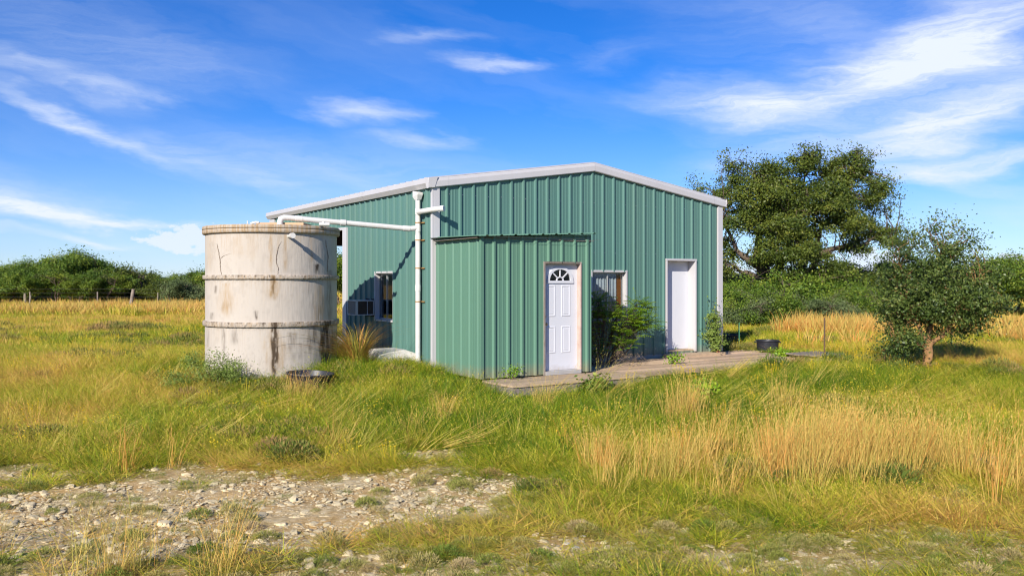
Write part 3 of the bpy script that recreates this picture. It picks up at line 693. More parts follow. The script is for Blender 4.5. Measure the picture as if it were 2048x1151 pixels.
autosmooth(MB().tube([E_, tank_el, (-2.70, .874, 2.885), (-2.755, .884, 2.865), (-2.775, .887, 2.80), (-2.777, .888, 2.70)], [R, R, R*1.1, R*1.15, R*1.1, R*1.1], 18).build('cross_pipe', PV, rp, org))
for q in (.07, .90):
    p0 = Vector(E_).lerp(Vector(tank_el), q if q > .5 else .0); dr = (Vector(tank_el)-Vector(E_)).normalized(); fit(tuple(p0-dr*.02), tuple(p0+dr*.11), .059)
mid = Vector(E_).lerp(Vector(tank_el), .56); fit(tuple(mid-dr*.05), tuple(mid+dr*.05), .064)
for z in (2.86, 2.51, 1.95, 1.28):
    MB().lathe([(.056, z-.010), (.060, z-.010), (.060, z+.010), (.056, z+.010)], 16, (-.115, .43)).box(-.05, -.030, .30, .56, z-.010, z+.010).build('strap', MT['rust'], rp, org)

# ------------------------------------------------------------------ concrete tank
TR = 1.243
tank = thing('water_tank', 'tall round stained concrete water tank with two band joints', 'tank', (TK[0], TK[1], -.15), 0)
def concmat():
    m = mat('stained_concrete', (.49, .44, .38), .85, .15, var=.35, vscale=2.2, col2=(.45, .39, .32), bump=.5, bscale=22, streak=True)
    t = m.node_tree; p = next(n for n in t.nodes if n.type == 'BSDF_PRINCIPLED'); src = p.inputs['Base Color'].links[0].from_socket
    for (nm, c) in (('ochre', (.36, .235, .11)), ('stain', (.055, .038, .025))):
        at = t.nodes.new('ShaderNodeAttribute'); at.attribute_name = nm; mx_ = t.nodes.new('ShaderNodeMix'); mx_.data_type = 'RGBA'; mx_.inputs[7].default_value = (*c, 1)
        t.links.new(at.outputs['Fac'], mx_.inputs[0]); t.links.new(src, mx_.inputs[6]); src = mx_.outputs[2]
    t.links.new(src, p.inputs['Base Color']); return m
MT['conc'] = concmat()
for k_ in ('green', 'green_shed', 'white', 'pvc', 'trim'): dirty(MT[k_], .45 if k_ != 'white' else .25, .6 if k_ in ('green', 'green_shed') else .45)
tc_d = sqrt(TK[0]**2+TK[1]**2); phi0 = atan2(-TK[1], -TK[0])          # direction from the tank centre to the camera
def ang(px_):                                         # angle on the tank wall that shows at photo column px_
    b = math.atan((px_-1024)/F)-math.atan(TK[0]/TK[1]); s_ = max(-.999, min(.999, tc_d*sin(b)/TR)); return phi0+(math.asin(s_)-b)
# stains that run down the wall: photo column, width px, top z, bottom z, strength, kind (0 dark, 1 ochre)
ST = [(550, 6, .84, -.1, 1.6, 0), (550, 16, .82, -.1, .6, 1), (545, 3, .86, .0, .9, 0), (549, 2, .86, .1, .6, 0), (648, 10, .92, -.1, .9, 0), (660, 7, 1.9, .7, .35, 0), (655, 5, .86, -.1, .9, 0), (640, 12, 1.62, .55, .45, 1), (620, 6, .8, .25, .4, 0), (629, 7, .86, .45, .5, 0),
      (452, 12, 1.65, .98, .55, 1), (447, 5, .86, .3, .4, 0), (431, 4, 1.60, 1.45, .4, 0), (547, 9, 1.72, 1.32, .95, 1), (547, 4, 1.72, 1.34, .55, 0), (541, 3, 2.55, 1.80, .65, 1), (571, 4, 2.55, 1.80, .5, 1), (623, 4, 2.55, 1.80, .4, 1), (420, 7, 2.5, 1.8, .25, 1), (475, 12, 2.5, 2.1, .25, 1), (505, 8, 2.55, 2.0, .25, 1),
      (635, 5, 2.00, 1.80, 1.2, 0), (511, 4, 1.15, .98, .6, 0), (424, 5, 1.1, .96, .4, 0), (600, 14, .55, .2, .25, 0), (585, 10, .75, .35, .3, 0), (470, 8, .84, .5, .3, 0), (415, 4, .8, .4, .3, 0), (665, 6, .85, .1, .4, 0)]
def tankpart(name, z0, z1, r0, r1, nz, rim=False, band=False):
    n = 560; th = np.linspace(0, 2*pi, n, endpoint=False); zs_ = np.linspace(z0, z1, nz)
    T, Z = np.meshgrid(th, zs_); f = (Z-z0)/(z1-z0); Rr = r0+(r1-r0)*f
    Rr = Rr+.006*(fbm(T*8, Z*3, 5, 1.)-.5)
    edge = np.minimum(f, 1-f)*(z1-z0)
    if band or rim: Rr = Rr-.012*np.exp(-edge/.010)-(.022*(fbm(T*40, Z*30, 15, 1.)-.5)*np.exp(-edge/.02) if band else 0)
    V = np.stack([Rr*np.cos(T), Rr*np.sin(T), Z+.15], -1).reshape(-1, 3)
    ix = np.arange(n*nz).reshape(nz, n); q = np.stack([ix[:-1], np.roll(ix[:-1], -1, 1), np.roll(ix[1:], -1, 1), ix[1:]], -1).reshape(-1, 4)
    V = list(map(tuple, V)); fs = q.tolist()
    if band or rim:                                   # close the top and bottom ledges
        for zi, rr, flip in ((z0, TR-.02, 0), (z1, TR-.02, 1)):
            k = len(V); V += [(rr*cos(a), rr*sin(a), zi+.15) for a in th]; row = ix[0] if not flip else ix[-1]
            for i in range(n):
                j = (i+1) % n; fc_ = (k+i, k+j, int(row[j]), int(row[i])); fs.append(fc_ if not flip else fc_[::-1])
    o = link(name, V, fs, MT['conc'], tank, True)
    dark = np.zeros(T.shape); och = np.zeros(T.shape)
    wob = (vnoise(T*30, Z*6, 2, 1.)-.5)
    ragged = fbm(T*55, Z*7, 8, 1.)
    for (pxx, wpx, zt, zb, s, k) in ST:
        if band or rim: 
            if not (zb-.3 < z0 < zt+.15): continue
        a = ang(pxx); dw = wpx/F*15.6/TR*(1.0/max(.25, cos(a-phi0)))
        if not (band or rim) and not (zb < z1 and zt > z0): continue
        d = np.abs((T-a+pi) % (2*pi)-pi)+wob*dw*.9
        hgt = np.clip((zt-Z)/(zt-zb), 0, 1)
        ww = dw*(.55+.5*np.sin(hgt*pi)) if k else dw*(.5+.6*ragged)
        g = np.exp(-(d/ww)**2)*smooth(zb-.02, zb+(zt-zb)*.35, Z)*(smooth(zt+.03, zt-.02, Z) if not (band or rim) else 1)
        g = g*np.clip(ragged*2.2-.25, 0, 1.2)*s
        if k: och = np.maximum(och, g*1.1)
        else: dark = np.maximum(dark, g*1.25)
    # other sides of the tank run too
    rr_ = np.random.default_rng(4)
    for _ in range(26):
        a = phi0+pi/2+.25+rr_.random()*(pi-.5); zt = rr_.choice([2.55, 1.72, .84]); d = np.abs((T-a+pi) % (2*pi)-pi)+wob*.02; zb = zt-.3-.5*rr_.random()
        dark = np.maximum(dark, .7*rr_.random()*np.exp(-(d/(.012+.03*rr_.random()))**2)*smooth(zb-.02, zb+.2, Z)*smooth(zt+.03, zt-.02, Z)*ragged*1.6)
    fine = fbm(T*70, Z*3.0, 18, 1.); fine2 = fbm(T*60, Z*26, 28, 1.)
    if band:
        dark = np.maximum(dark, .75*smooth(.50, .80, fine2)+.55*smooth(.55, 1, f)*smooth(.40, .65, fbm(T*34, Z*3, 27, 1.)))
        och = np.maximum(och, .18+.35*smooth(.45, .7, fine))
    elif rim:
        och = np.maximum(och, .30+.5*smooth(.42, .66, fine)); dark = np.maximum(dark, .35*smooth(.56, .8, fine2))
    else:
        och = np.maximum(och, .28*smooth(.48, .75, fine)*smooth(z0, z1, Z)*smooth(z1-.75, z1, Z)*(1.3 if z1 > 2 else .7))
        dark = np.maximum(dark, .55*np.exp(-(z1-Z)/.03)*smooth(.35, .6, fine2)+.20*smooth(.55, .8, fine2)*smooth(.9, .0, Z))
        dark = np.maximum(dark, .08*smooth(.52, .75, fbm(T*14, Z*8, 38, 1.)))
    pad = len(V)-n*nz
    for nm, arr in (('stain', dark), ('ochre', och)):
        at = o.data.attributes.new(nm, 'FLOAT', 'POINT'); at.data.foreach_set('value', np.concatenate([np.clip(arr, 0, .93).ravel(), np.full(pad, .35 if nm == 'ochre' else .2)]).astype(np.float32))
    return o
tankpart('wall_ring', -.35, .850, TR, TR, 110)
tankpart('wall_ring', .938, 1.728, TR-.002, TR-.002, 80)
tankpart('wall_ring', 1.798, 2.60, TR-.004, TR-.004, 80)
tankpart('joint_band', .846, .941, TR+.042, TR+.047, 14, band=True)
tankpart('joint_band', 1.724, 1.801, TR+.040, TR+.044, 12, band=True)
tankpart('rim', 2.575, 2.650, TR+.050, TR+.058, 12, rim=True)
tankpart('lid', 2.656, 2.722, TR+.060, TR+.052, 12, rim=True)
MB().lathe([(TR+.04, 2.871), (TR*.6, 2.885), (.001, 2.89)], 96).build('lid_top', MT['conc'], tank)
# hatch, fittings and crack marks
hb = lambda x, dy: ((x-1024)/F*(TK[1]+dy)-TK[0])
MT['tan'] = mat('tan_fibreglass', (.56, .37, .22), .8, .15, var=.5, vscale=4, col2=(.42, .27, .16))
x0, x1 = hb(521, -.3), hb(606, -.3)
bevel(MB().box(x0+.0, x1, -.6, .25, 2.880, 2.945).build('hatch', MT['tan'], tank), .01)
bevel(MB().box(x0-.15, x0+.30, -.45, .35, 2.878, 2.925).build('hatch_flange', MT['tan'], tank), .01)
bevel(MB().box(x0+.72, x0+.95, -.8, -.1, 2.878, 2.930).build('hatch_flange', MT['tan'], tank), .01)
autosmooth(MB().tube([(hb(495, 0), 0, 2.87), (hb(495, 0), 0, 3.02)], .012, 8).build('rod', PV, tank))
autosmooth(MB().tube([(hb(502, -.6), -.6, 2.925), (hb(511, -.6), -.6, 2.95), (hb(518, -.6), -.6, 2.945)], .022, 10).build('vent_pipe', PV, tank))
autosmooth(MB().tube([(hb(642, -.6), -.75, 2.90), (hb(661, -.6), -.70, 2.90)], .035, 12).tube([(hb(650, -.6), -.73, 2.90), (hb(650, -.6), -.73, 2.95)], .03, 10).build('pipe_fitting', PV, tank))
# overflow nozzle on the wall
an = ang(577); rv = Vector((cos(an), sin(an), 0)); p = rv*(TR-.02); zt = 2.51+.15
tipd = (rv*.9+Vector((cos(an+pi/2), sin(an+pi/2), 0))*(.10))
q0 = Vector((p.x, p.y, zt)); q1 = q0+rv*.24+Vector((0, 0, -.0))
autosmooth(MB().tube([q0, q1], .030, 14).tube([q1-rv*.01, q1+rv*.09], .050, 16).build('overflow_nozzle', PV, tank))
MT['crack'] = mat('crack_filler', (.24, .18, .13), .95, .1, var=.9, vscale=25, col2=(.12, .09, .07))
def crack(pts, wpx, z_lo, z_hi):
    v = []; rr = random.Random(int(pts[0][0])); dense = []
    for (a, b) in zip(pts[:-1], pts[1:]):
        for k in range(7): dense.append((a[0]+(b[0]-a[0])*k/7+rr.uniform(-.5, .5), a[1]+(b[1]-a[1])*k/7))
    dense.append(pts[-1]); n = len(dense)
    mb = MB()
    for i, (x, y) in enumerate(dense):
        z = CAMZ-(y-HOR)/F*15.62; ww = wpx*(.4+.6*sin(pi*(i+.6)/(n+.4)))*rr.uniform(.6, 1.35)
        for s_ in (-1, 1):
            A = ang(x+s_*ww/2); mb.v.append(((TR+.0035)*cos(A), (TR+.0035)*sin(A), z+.15))
    for i in range(n-1): a = 2*i; mb.f.append((a, a+1, a+3, a+2))
    mb.build('crack', MT['crack'], tank)
crack([(434, 486), (437, 500), (440, 517), (441, 535), (443, 549)], 1.3, 0, 0)
crack([(440, 517), (449, 510), (463, 506)], 1.1, 0, 0)
crack([(562, 482), (556, 495), (553, 510), (552, 524), (557, 536), (555, 548)], 1.3, 0, 0)
crack([(651, 476), (653, 490), (656, 510), (655, 530), (655, 548)], 1.2, 0, 0)

# ------------------------------------------------------------------ air conditioner in the side wall
org = (-.0, 3.03, .93)
ac = thing('air_conditioner', 'cream window air conditioner sticking out of the side wall', 'air conditioner', ab(*org), RZ)
A0, B0, B1, Z0, Z1 = -.461, 2.775, 3.293, .928, 1.262
c = MB(); c.box(A0+.012, -.03, B0+.012, B1-.012, Z0+.01, Z1-.01)
c.build('core', MT['grille'], ac, org)
c = MB(); t_ = .028
c.box(A0, -.01, B0, B1, Z1-.022, Z1); c.box(A0, -.01, B0, B1, Z0, Z0+.024)
for (x0, x1) in ((A0, A0+.045), (-.20, -.185), (-.055, -.01)): c.box(x0, x1, B0, B0+.014, Z0+.0245, Z1-.0225)
c.box(A0, A0+.014, B1-.035, B1, Z0+.0245, Z1-.0225); c.box(A0, A0+.013, B0+.0145, B0+.035, Z0+.0245, Z1-.0225); c.box(A0+.015, -.01, B1-.013, B1, Z0+.0245, Z1-.0225)
bevel(c.build('casing', MT['acm'], ac, org), .003, 1)
lv = MB().box(0, .125, 0, .006, 0, .004)
for i in range(14):
    for (x0, x1) in ((A0+.048, -.202), (-.183, -.057)):
        z = Z0+.035+i*.020; MB().add([(x0, B0+.003, z), (x1, B0+.003, z), (x1, B0+.012, z+.009), (x0, B0+.012, z+.009)], [(0, 1, 2, 3)]).build('louver', MT['steelpost'], ac, org)
fin = MB()
for i in range(22):
    y = B0+.045+i*.0205; fin.box(A0+.006, A0+.012, y, y+.004, Z0+.03, Z1-.03)
fin.build('condenser_fins', MT['steel'], ac, org, kind='stuff')
MB().box(-.03, -.012, 2.735, B1+.03, Z0-.03, Z1+.03).build('mounting_plate', MT['dark'], ac, org)

# white upturned tub by the wall
org = (-.48, 1.05, .03)
tub = thing('white_tub', 'upturned white plastic tub in the grass against the side wall', 'tub', ab(*org), RZ)
mb = MB(); lv = [(-.50, -.55, -.02), (-.42, -.46, .20), (-.24, -.28, .275), (.0, .0, .30)]
vs = []
for (a_, b_, z) in lv[:3]: vs += [(a_, b_, z), (-a_, b_, z), (-a_, -b_, z), (a_, -b_, z)]
fs = [(k*4+j, k*4+(j+1) % 4, k*4+4+(j+1) % 4, k*4+4+j) for k in range(2) for j in range(4)]
k = len(vs); vs.append((0, 0, .30)); fs += [(8+j, 8+(j+1) % 4, k) for j in range(4)]
mb.add(vs, fs); o = mb.build('shell', MT['tubw'], tub); bevel(o, .03, 3)
mb = MB(); mb.box(-.53, .53, -.58, .58, -.06, -.02); bevel(mb.build('rim', MT['tubw'], tub), .01)

# ------------------------------------------------------------------ black tubs
def tubby(name, label, loc, rx, ry, h, rz=0, taper=.86, handles=False, tilt=(0, 0)):
    t = thing(name, label, 'tub', loc, rz); t.rotation_euler = (tilt[0], tilt[1], rz)
    mb = MB(); n = 48; prof = [(taper, 0), (.97, h-.03), (.985, h-.028), (1.04, h-.026), (1.05, h-.012), (1.04, h), (.96, h), (.94, h-.03), (taper-.05, .02), (.02, .02)]
    for (r, z) in prof:
        for k in range(n):
            a = 2*pi*k/n; mb.v.append((rx*r*cos(a), ry*r*sin(a), z))
    for i in range(len(prof)-1):
        for k in range(n): p_ = i*n+k; q_ = i*n+(k+1) % n; mb.f.append((p_, q_, q_+n, p_+n))
    mb.f.append(tuple(range(n))[::-1])
    autosmooth(mb.build('tub_body', MT['black'], t))
    if handles:
        for s_ in (-1, 1): bevel(MB().box(min(s_*rx*1.0, s_*rx*1.13), max(s_*rx*1.0, s_*rx*1.13), -.09, .09, h-.07, h-.035).build('handle', MT['black'], t), .01)
    return t
tubby('feed_tub', 'shallow black rubber tub in the grass at the foot of the tank', (px(618, 0, 15.0)[0], 15.02, -.235), .40, .36, .33, tilt=(.02, .05), taper=.62)
tubby('feed_tub', 'black handled tub on the right end of the wooden deck', (px(1535, 0, 22.4)[0], 22.4, -.15), .29, .29, .31, handles=True, taper=.90)
tubby('feed_tub', 'dark round tub standing behind the right corner of the building', (px(1456, 0, 24.5)[0], 24.5, -.18), .34, .34, .36, taper=.9)

# ------------------------------------------------------------------ wooden deck
org = (4.6, -1.3, -.11)
deck = thing('wooden_deck', 'weathered low wooden deck running along the front of the building', 'deck', ab(*org), RZ)
DT = -.085
rr = random.Random(5)
def plank(name, x0, x1, y0, y1, z, m, th=.036, skew=0.):
    v = [(x0, y0, z-th), (x1, y0, z-th), (x1+skew, y1, z-th), (x0+skew, y1, z-th)]; v += [(a, b, z) for a, b, _ in v]
    mb = MB().add(v, [(0, 3, 2, 1), (4, 5, 6, 7), (0, 1, 5, 4), (1, 2, 6, 5), (2, 3, 7, 6), (3, 0, 4, 7)])
    return mb.build(name, m, deck, org)
x = .0
for i in range(6):                                     # apron in front of the shed, boards lengthwise
    y0 = -2.86+i*.172; cut = 1.35+rr.uniform(-.3, .3)
    z = DT+rr.uniform(-.004, .004)
    plank('plank', .02+rr.uniform(-.02, .02), cut, y0, y0+.166, z, MT['woodc']); plank('plank', cut+.006, 3.0, y0, y0+.166, z+rr.uniform(-.003, .003), MT['woodc'])
y = -2.62; i = 0
while y < -.12:                                        # main deck, boards fanned slightly off the wall line
    x1 = 9.05+rr.uniform(-.06, .1)
    for (c0, c1) in ((3.01 if y < -1.78 else 2.62, 5.9+rr.uniform(-.5, .5)), (None, x1)):
        if c0 is None: c0 = last+.006
        plank('plank', c0, c1, y, y+.130, DT-.012+rr.uniform(-.006, .006), MT['wood'] if True else None); last = c1
    y += .145; i += 1
y = -.10
while y < .42:
    plank('plank', 8.08, 9.4+rr.uniform(-.1, .1), y, y+.137, DT-.012+rr.uniform(-.006, .006), MT['wood']); y += .145
mb = MB().box(.03, 3.0, -2.84, -2.80, DT-.19, DT-.040); mb.build('joist', MT['greywood'], deck, org)
MB().box(.03, .07, -2.79, -1.85, DT-.19, DT-.040).build('joist', MT['greywood'], deck, org)
MB().box(3.02, 9.0, -2.60, -2.56, DT-.20, DT-.054).build('joist', MT['greywood'], deck, org)
MB().box(8.94, 8.98, -2.55, .38, DT-.20, DT-.054).build('joist', MT['greywood'], deck, org)
for a_ in (4.0, 5.3, 6.6, 7.9): MB().box(a_, a_+.04, -2.55, -.14, DT-.20, DT-.054).build('joist', MT['greywood'], deck, org)
for (a_, b_) in ((.3, -2.7), (2.9, -2.7), (4.6, -2.45), (6.6, -2.45), (8.7, -2.45)): MB().box(a_, a_+.2, b_, b_+.2, -.60, DT-.202).build('footing_block', MT['slab'], deck, org)
bevel(MB().box(6.0, 7.75, -.40, -.078, DT-.010, DT+.062).build('step', MT['woodc'], deck, org), .006)
# grey pallet boards on the right end of the deck
org2 = (9.1, -1.9, -.05)
pal = thing('board_stack', 'grey weathered boards lying on the right end of the deck', 'boards', ab(*org2), RZ)
for i in range(5):
    v0 = -2.35+i*.17; MB().box(8.55+rr.uniform(-.1, .1), 9.62+rr.uniform(-.08, .08), v0, v0+.155, -.035+rr.uniform(0, .008), -.005).build('board', MT['greywood'], pal, org2)
for a_ in (8.7, 9.4): MB().box(a_, a_+.09, -2.36, -1.5, -.094, -.037).build('bearer', MT['greywood'], pal, org2)

# terracotta pot by the corner
pot = thing('terracotta_pot', 'small terracotta pot on the deck by the right corner', 'pot', ab(7.55, -.33, -.095), 0)
autosmooth(MB().lathe([(.045, 0), (.065, .12), (.075, .12), (.075, .155), (.060, .155), (.055, .12), (.02, .11)], 20).build('pot_body', MT['terra'], pot))
autosmooth(MB().lathe([(.001, .105), (.054, .125)], 20).build('soil', MT['steelpost'], pot))
# concrete block in the field at right
blk = thing('concrete_block', 'pale hollow concrete block lying in the dry grass at right', 'block', (px(2013, 0, 27)[0], 27, -.16), .2)
mb = MB(); mb.box(-.26, .26, -.10, -.06, 0, .2); mb.box(-.26, .26, .06, .10, 0, .2)
for x_ in (-.26, -.02, .22): mb.box(x_, x_+.04, -.059, .059, 0, .2)
bevel(mb.build('block_body', MT['whiterock'], blk), .008)
bevel(MB().box(-.17, .17, -.10, .10, 0, .12).build('paving_block', MT['whiterock']), .01)
o = bpy.data.objects['paving_block']; tag(o, 'pale stone block in the grass just right of the deck end', 'block'); o.location = (px(1628, 0, 19.4)[0], 19.4, -.24)
#@@VEG
# ------------------------------------------------------------------ trees and shrubs
def leaves(c, nrm, size, rng, asp=.55):
    """diamond leaves: centres, preferred normals, lengths -> verts, faces"""
    n = len(c); r = rng.normal(size=(n, 3)); nn = nrm*.8+r*.75; nn /= np.linalg.norm(nn, axis=1, keepdims=True)+1e-9
    u = rng.normal(size=(n, 3)); u -= nn*(u*nn).sum(1, keepdims=True); u /= np.linalg.norm(u, axis=1, keepdims=True)+1e-9; v = np.cross(nn, u)
    u = u*(size*.5)[:, None]; v = v*(size*.5*asp)[:, None]
    V = np.stack([c-u, c-v+nn*(size*.06)[:, None], c+u, c+v+nn*(size*.06)[:, None]], 1).reshape(-1, 3)
    return V, np.arange(n*4).reshape(n, 4)
def crown_points(lumps, n, rng, sub=(.22, .42), perlump=9, thin=None):
    """leaf positions: every lump (cx,cy,cz,rx,ry,rz,weight) is filled with small sprays set mostly near its outside"""
    C = []; Wt = []
    for (cx, cy, cz, rx, ry, rz, wt) in lumps:
        k = max(3, int(perlump*(rx*ry*rz)**(1/3)*1.6*wt))
        d = rng.normal(size=(k, 3)); d /= np.linalg.norm(d, axis=1, keepdims=True); rad = rng.uniform(.25, 1.0, k)**.55
        C.append(np.c_[cx+d[:, 0]*rx*rad, cy+d[:, 1]*ry*rad, cz+d[:, 2]*rz*rad*1.0]); Wt.append(rng.uniform(.4, 1.3, k)*wt*(rx*ry*rz)**(1/3)/k**.5)
    C = np.concatenate(C); Wt = np.concatenate(Wt); Wt /= Wt.sum()
    ii = rng.choice(len(C), n, p=Wt); sr = rng.uniform(sub[0], sub[1], len(C))[ii]
    tilt = rng.normal(size=(len(C), 3))*[.35, .35, .35]+np.array([.38, 0, .34])*rng.choice([1, .3, -.2], (len(C), 1))
    g = rng.normal(size=(n, 3)); q = g*np.array([1, 1, .62])*sr[:, None]
    t = rng.normal(size=n)*sr*1.1; q += tilt[ii]*t[:, None]
    P = C[ii]+q
    nr = q/(np.linalg.norm(q, axis=1, keepdims=True)+1e-6)+np.array([-.15, -.25, .55])
    tone = rng.uniform(.25, .75, len(C))[ii]+rng.normal(size=n)*.14
    return P, nr, tone, C
def limb(mb, p0, p1, r0, r1, rng, n=7, wob=.10, sag=.0, sides=7):
    p0 = np.array(p0, float); p1 = np.array(p1, float); Ln = np.linalg.norm(p1-p0); pts = []; rs = []
    w1 = rng.normal(size=3)*wob*Ln; w2 = rng.normal(size=3)*wob*Ln*.6
    for i in range(n):
        t = i/(n-1); p = p0*(1-t)+p1*t+w1*sin(pi*t)+w2*sin(2*pi*t)+np.array([0, 0, sag*Ln*sin(pi*t)]); pts.append(tuple(p)); rs.append(r0*(1-t)**.8+r1*(1-(1-t)**.8))
    mb.tube(pts, rs, sides, cap=False); return pts
def branch_set(mb, base, forks, C, r, rng, twig=.012, every=1, maxd=3.):
    """limbs from the base through forks, then thin branches out to the sprays"""
    nodes = []
    for (f0, pts) in forks:
        a = base
        for k, (p, rr_) in enumerate(pts):
            q = limb(mb, a[0], p, a[1], rr_, rng, 6, .07); nodes += q[1:]; a = (p, rr_)
    nd = np.array(nodes)
    for c in C[::every]:
        d = np.linalg.norm(nd-c, axis=1); j = int(np.argmin(d+rng.uniform(0, .5, len(d))))
        if d[j] < maxd: limb(mb, nd[j], c, twig*2.0, twig*.5, rng, 5, .12, .05, 4)

# large spreading oak behind the building on the right
YO = 38.
def lump(x, y, rx, ry, dy=0., ryd=None, wt=1., Y=YO):
    c = px(x, y, Y); s_ = Y/F; return (c[0], c[1]+dy, c[2], rx*s_, (ryd if ryd else (rx+ry)*.5*s_*1.1), ry*s_, wt)
rng = np.random.default_rng(5)
lo = [(1545, 430, 30, 26, -.6, .9), (1598, 390, 44, 32, .2, 1.1), (1590, 432, 42, 28, .4, 1.), (1665, 375, 34, 30, .2, 1.), (1520, 440, 36, 26, .3, .9), (1530, 365, 30, 24, .2, .8), (1478, 352, 26, 30, .0, .8), (1558, 352, 40, 30, .5, 1), (1605, 330, 30, 22, -.3, .8), (1618, 322, 18, 20, 0, .8), (1695, 345, 48, 32, .3, 1), (1718, 330, 26, 28, 0, .8), (1742, 385, 36, 34, -.4, .8),
      (1450, 405, 38, 32, .6, .9), (1510, 395, 46, 30, -1., 1.1), (1572, 400, 50, 30, .8, 1.1), (1640, 405, 45, 32, -1., 1.1), (1700, 410, 36, 28, 1., .8), (1420, 430, 20, 40, 1.5, .7),
      (1470, 450, 34, 26, -1., .8), (1548, 462, 48, 28, -1.6, 1.1), (1610, 452, 44, 26, 1., 1.1), (1668, 450, 48, 24, -.8, 1.), (1735, 455, 46, 20, .3, .9), (1775, 470, 34, 20, .2, .9), (1800, 488, 22, 12, .2, .6),
      (1455, 500, 24, 26, .5, .8), (1515, 505, 44, 24, -1.4, 1.1), (1582, 512, 46, 24, -1.9, 1.1), (1645, 500, 40, 24, 1.2, 1.), (1712, 500, 32, 15, 0, .6), (1650, 545, 40, 20, -.8, 1.), (1690, 545, 30, 18, .4, .8),
      (1610, 545, 34, 18, 1, .8), (1462, 535, 28, 12, .4, .6), (1560, 548, 24, 12, -1.2, .6), (1384, 362, 8, 14, 0, .22), (1398, 378, 16, 10, 0, .5), (1451, 318, 5, 20, 0, .26), (1455, 335, 12, 16, 0, .4),
      (1720, 302, 9, 10, 0, .22), (1690, 318, 6, 16, 0, .3), (1522, 325, 16, 16, 0, .5), (1790, 395, 12, 12, 0, .25), (1780, 420, 14, 26, 0, .3), (1808, 428, 6, 10, 0, .16), (1758, 352, 14, 10, 0, .22), (1630, 305, 6, 8, 0, .16)]
lumps = [lump(a, b, c, d, e, None, w_) for (a, b, c, d, e, w_) in lo]
for q_ in range(46):      # ragged shoots along the outline
    l = lumps[rng.integers(0, 17)]; a = rng.uniform(.15, 2.4); lumps.append((l[0]+cos(a)*l[3]*1.15, l[1]+rng.normal()*.5, l[2]+sin(a)*l[5]*1.25, .13, .13, rng.uniform(.2, .42), .12))
lumps += [(l[0]+rng.normal()*.6, l[1]+2.3+rng.random(), l[2]-.25, l[3]*.8, l[4], l[5]*.8, .55) for l in lumps[::3] if l[6] > .7]
P, nr, tone, C = crown_points(lumps, 150000, rng, (.10, .25), 27)
ob = px(1528, 600, YO+.3); oak = thing('oak_tree', 'large spreading dark green oak with a wide wind-swept crown behind the building', 'tree', (ob[0], ob[1], float(gz(ob[0], ob[1]))-.05))
oo = np.array(oak.location)
V, Fq = leaves(P-oo, nr, rng.uniform(.055, .14, len(P)), rng, .5)
link('crown', V, Fq, LG['oak'], oak, tone=tone)
mb = MB(); base = ((0, 0, 0), .34)
wp = lambda x, y, dy=0: tuple(np.array(px(x, y, YO))+np.array([0, dy, 0])-oo)
forks = [(0, [(wp(1524, 560), .27), (wp(1502, 528, -.5), .15), (wp(1470, 500, -.3), .08), (wp(1440, 420, .4), .04)]),
         (0, [(wp(1526, 558), .26), (wp(1522, 500, .5), .18), (wp(1520, 440, 0), .10), (wp(1545, 370, .3), .05)]),
         (0, [(wp(1530, 560), .24), (wp(1552, 530, -.6), .16), (wp(1575, 470, -.8), .10), (wp(1600, 400, 0), .06), (wp(1618, 335, 0), .03)]),
         (0, [(wp(1528, 562), .22), (wp(1496, 545), .09), (wp(1460, 530, .2), .04)]),
         (0, [(wp(1556, 592, .6), .24), (wp(1606, 556, .4), .17), (wp(1640, 512, .2), .14), (wp(1690, 492, .1), .09), (wp(1745, 476, .1), .06), (wp(1795, 486), .03)]),
         (0, [(wp(1560, 592, .6), .22), (wp(1612, 552, .8), .16), (wp(1650, 470, .8), .11), (wp(1700, 400, .4), .06), (wp(1712, 335, 0), .03)]),
         (0, [(wp(1580, 585, .9), .18), (wp(1640, 560, 1.), .11), (wp(1690, 545, .6), .06)])]
branch_set(mb, base, forks, C-oo, .3, rng, .014, 2, 3.2)
mb.build('trunk', MT['bark'], oak, smooth=True)

# small oak standing in the grass on the right
YS = 18.3; rng = np.random.default_rng(9)
lo = [(1868, 560, 60, 46, 0, 1.1), (1910, 600, 60, 44, -.3, 1.1), (1830, 605, 50, 40, -.2, 1.1), (1876, 630, 58, 28, .2, 1.), (1800, 560, 34, 34, .2, .8), (1795, 512, 26, 34, .0, .45), (1838, 500, 28, 34, 0, .5), (1882, 486, 34, 34, 0, .7), (1925, 500, 34, 36, .1, .6), (1960, 540, 36, 34, .2, .8),
      (1968, 590, 40, 30, 0, .9), (1990, 565, 26, 18, .3, .4), (2008, 612, 26, 18, 0, .5), (1798, 636, 30, 24, .3, .8), (1930, 640, 40, 22, 0, .8), (1800, 678, 32, 24, -.2, .8), (1780, 695, 20, 16, 0, .5), (1850, 676, 24, 10, .25, .4), (1825, 660, 34, 16, .1, .6), (1892, 664, 34, 12, .1, .5), (1935, 662, 22, 10, 0, .35), (1835, 704, 18, 14, .25, .3), (1768, 640, 16, 16, 0, .3), (1846, 455, 6, 20, 0, .2), (1880, 450, 8, 22, 0, .25), (1912, 452, 8, 20, 0, .22), (1822, 474, 8, 22, 0, .2), (1962, 490, 9, 18, 0, .2), (1780, 500, 8, 24, 0, .18), (1898, 465, 14, 16, 0, .25), (1860, 462, 8, 16, 0, .2), (1945, 475, 12, 16, 0, .2), (1775, 590, 20, 24, 0, .3)]
lumps = [lump(a, b, c, d, e, None, w_, YS) for (a, b, c, d, e, w_) in lo]
P, nr, tone, C = crown_points(lumps, 36000, rng, (.08, .19), 26)
tb = px(1856, 737, YS); so_ = thing('oak_tree', 'small bushy oak with a leaning orange-brown trunk standing in the grass at right', 'tree', (tb[0], YS, float(gz(tb[0], YS))-.04)); oo = np.array(so_.location)
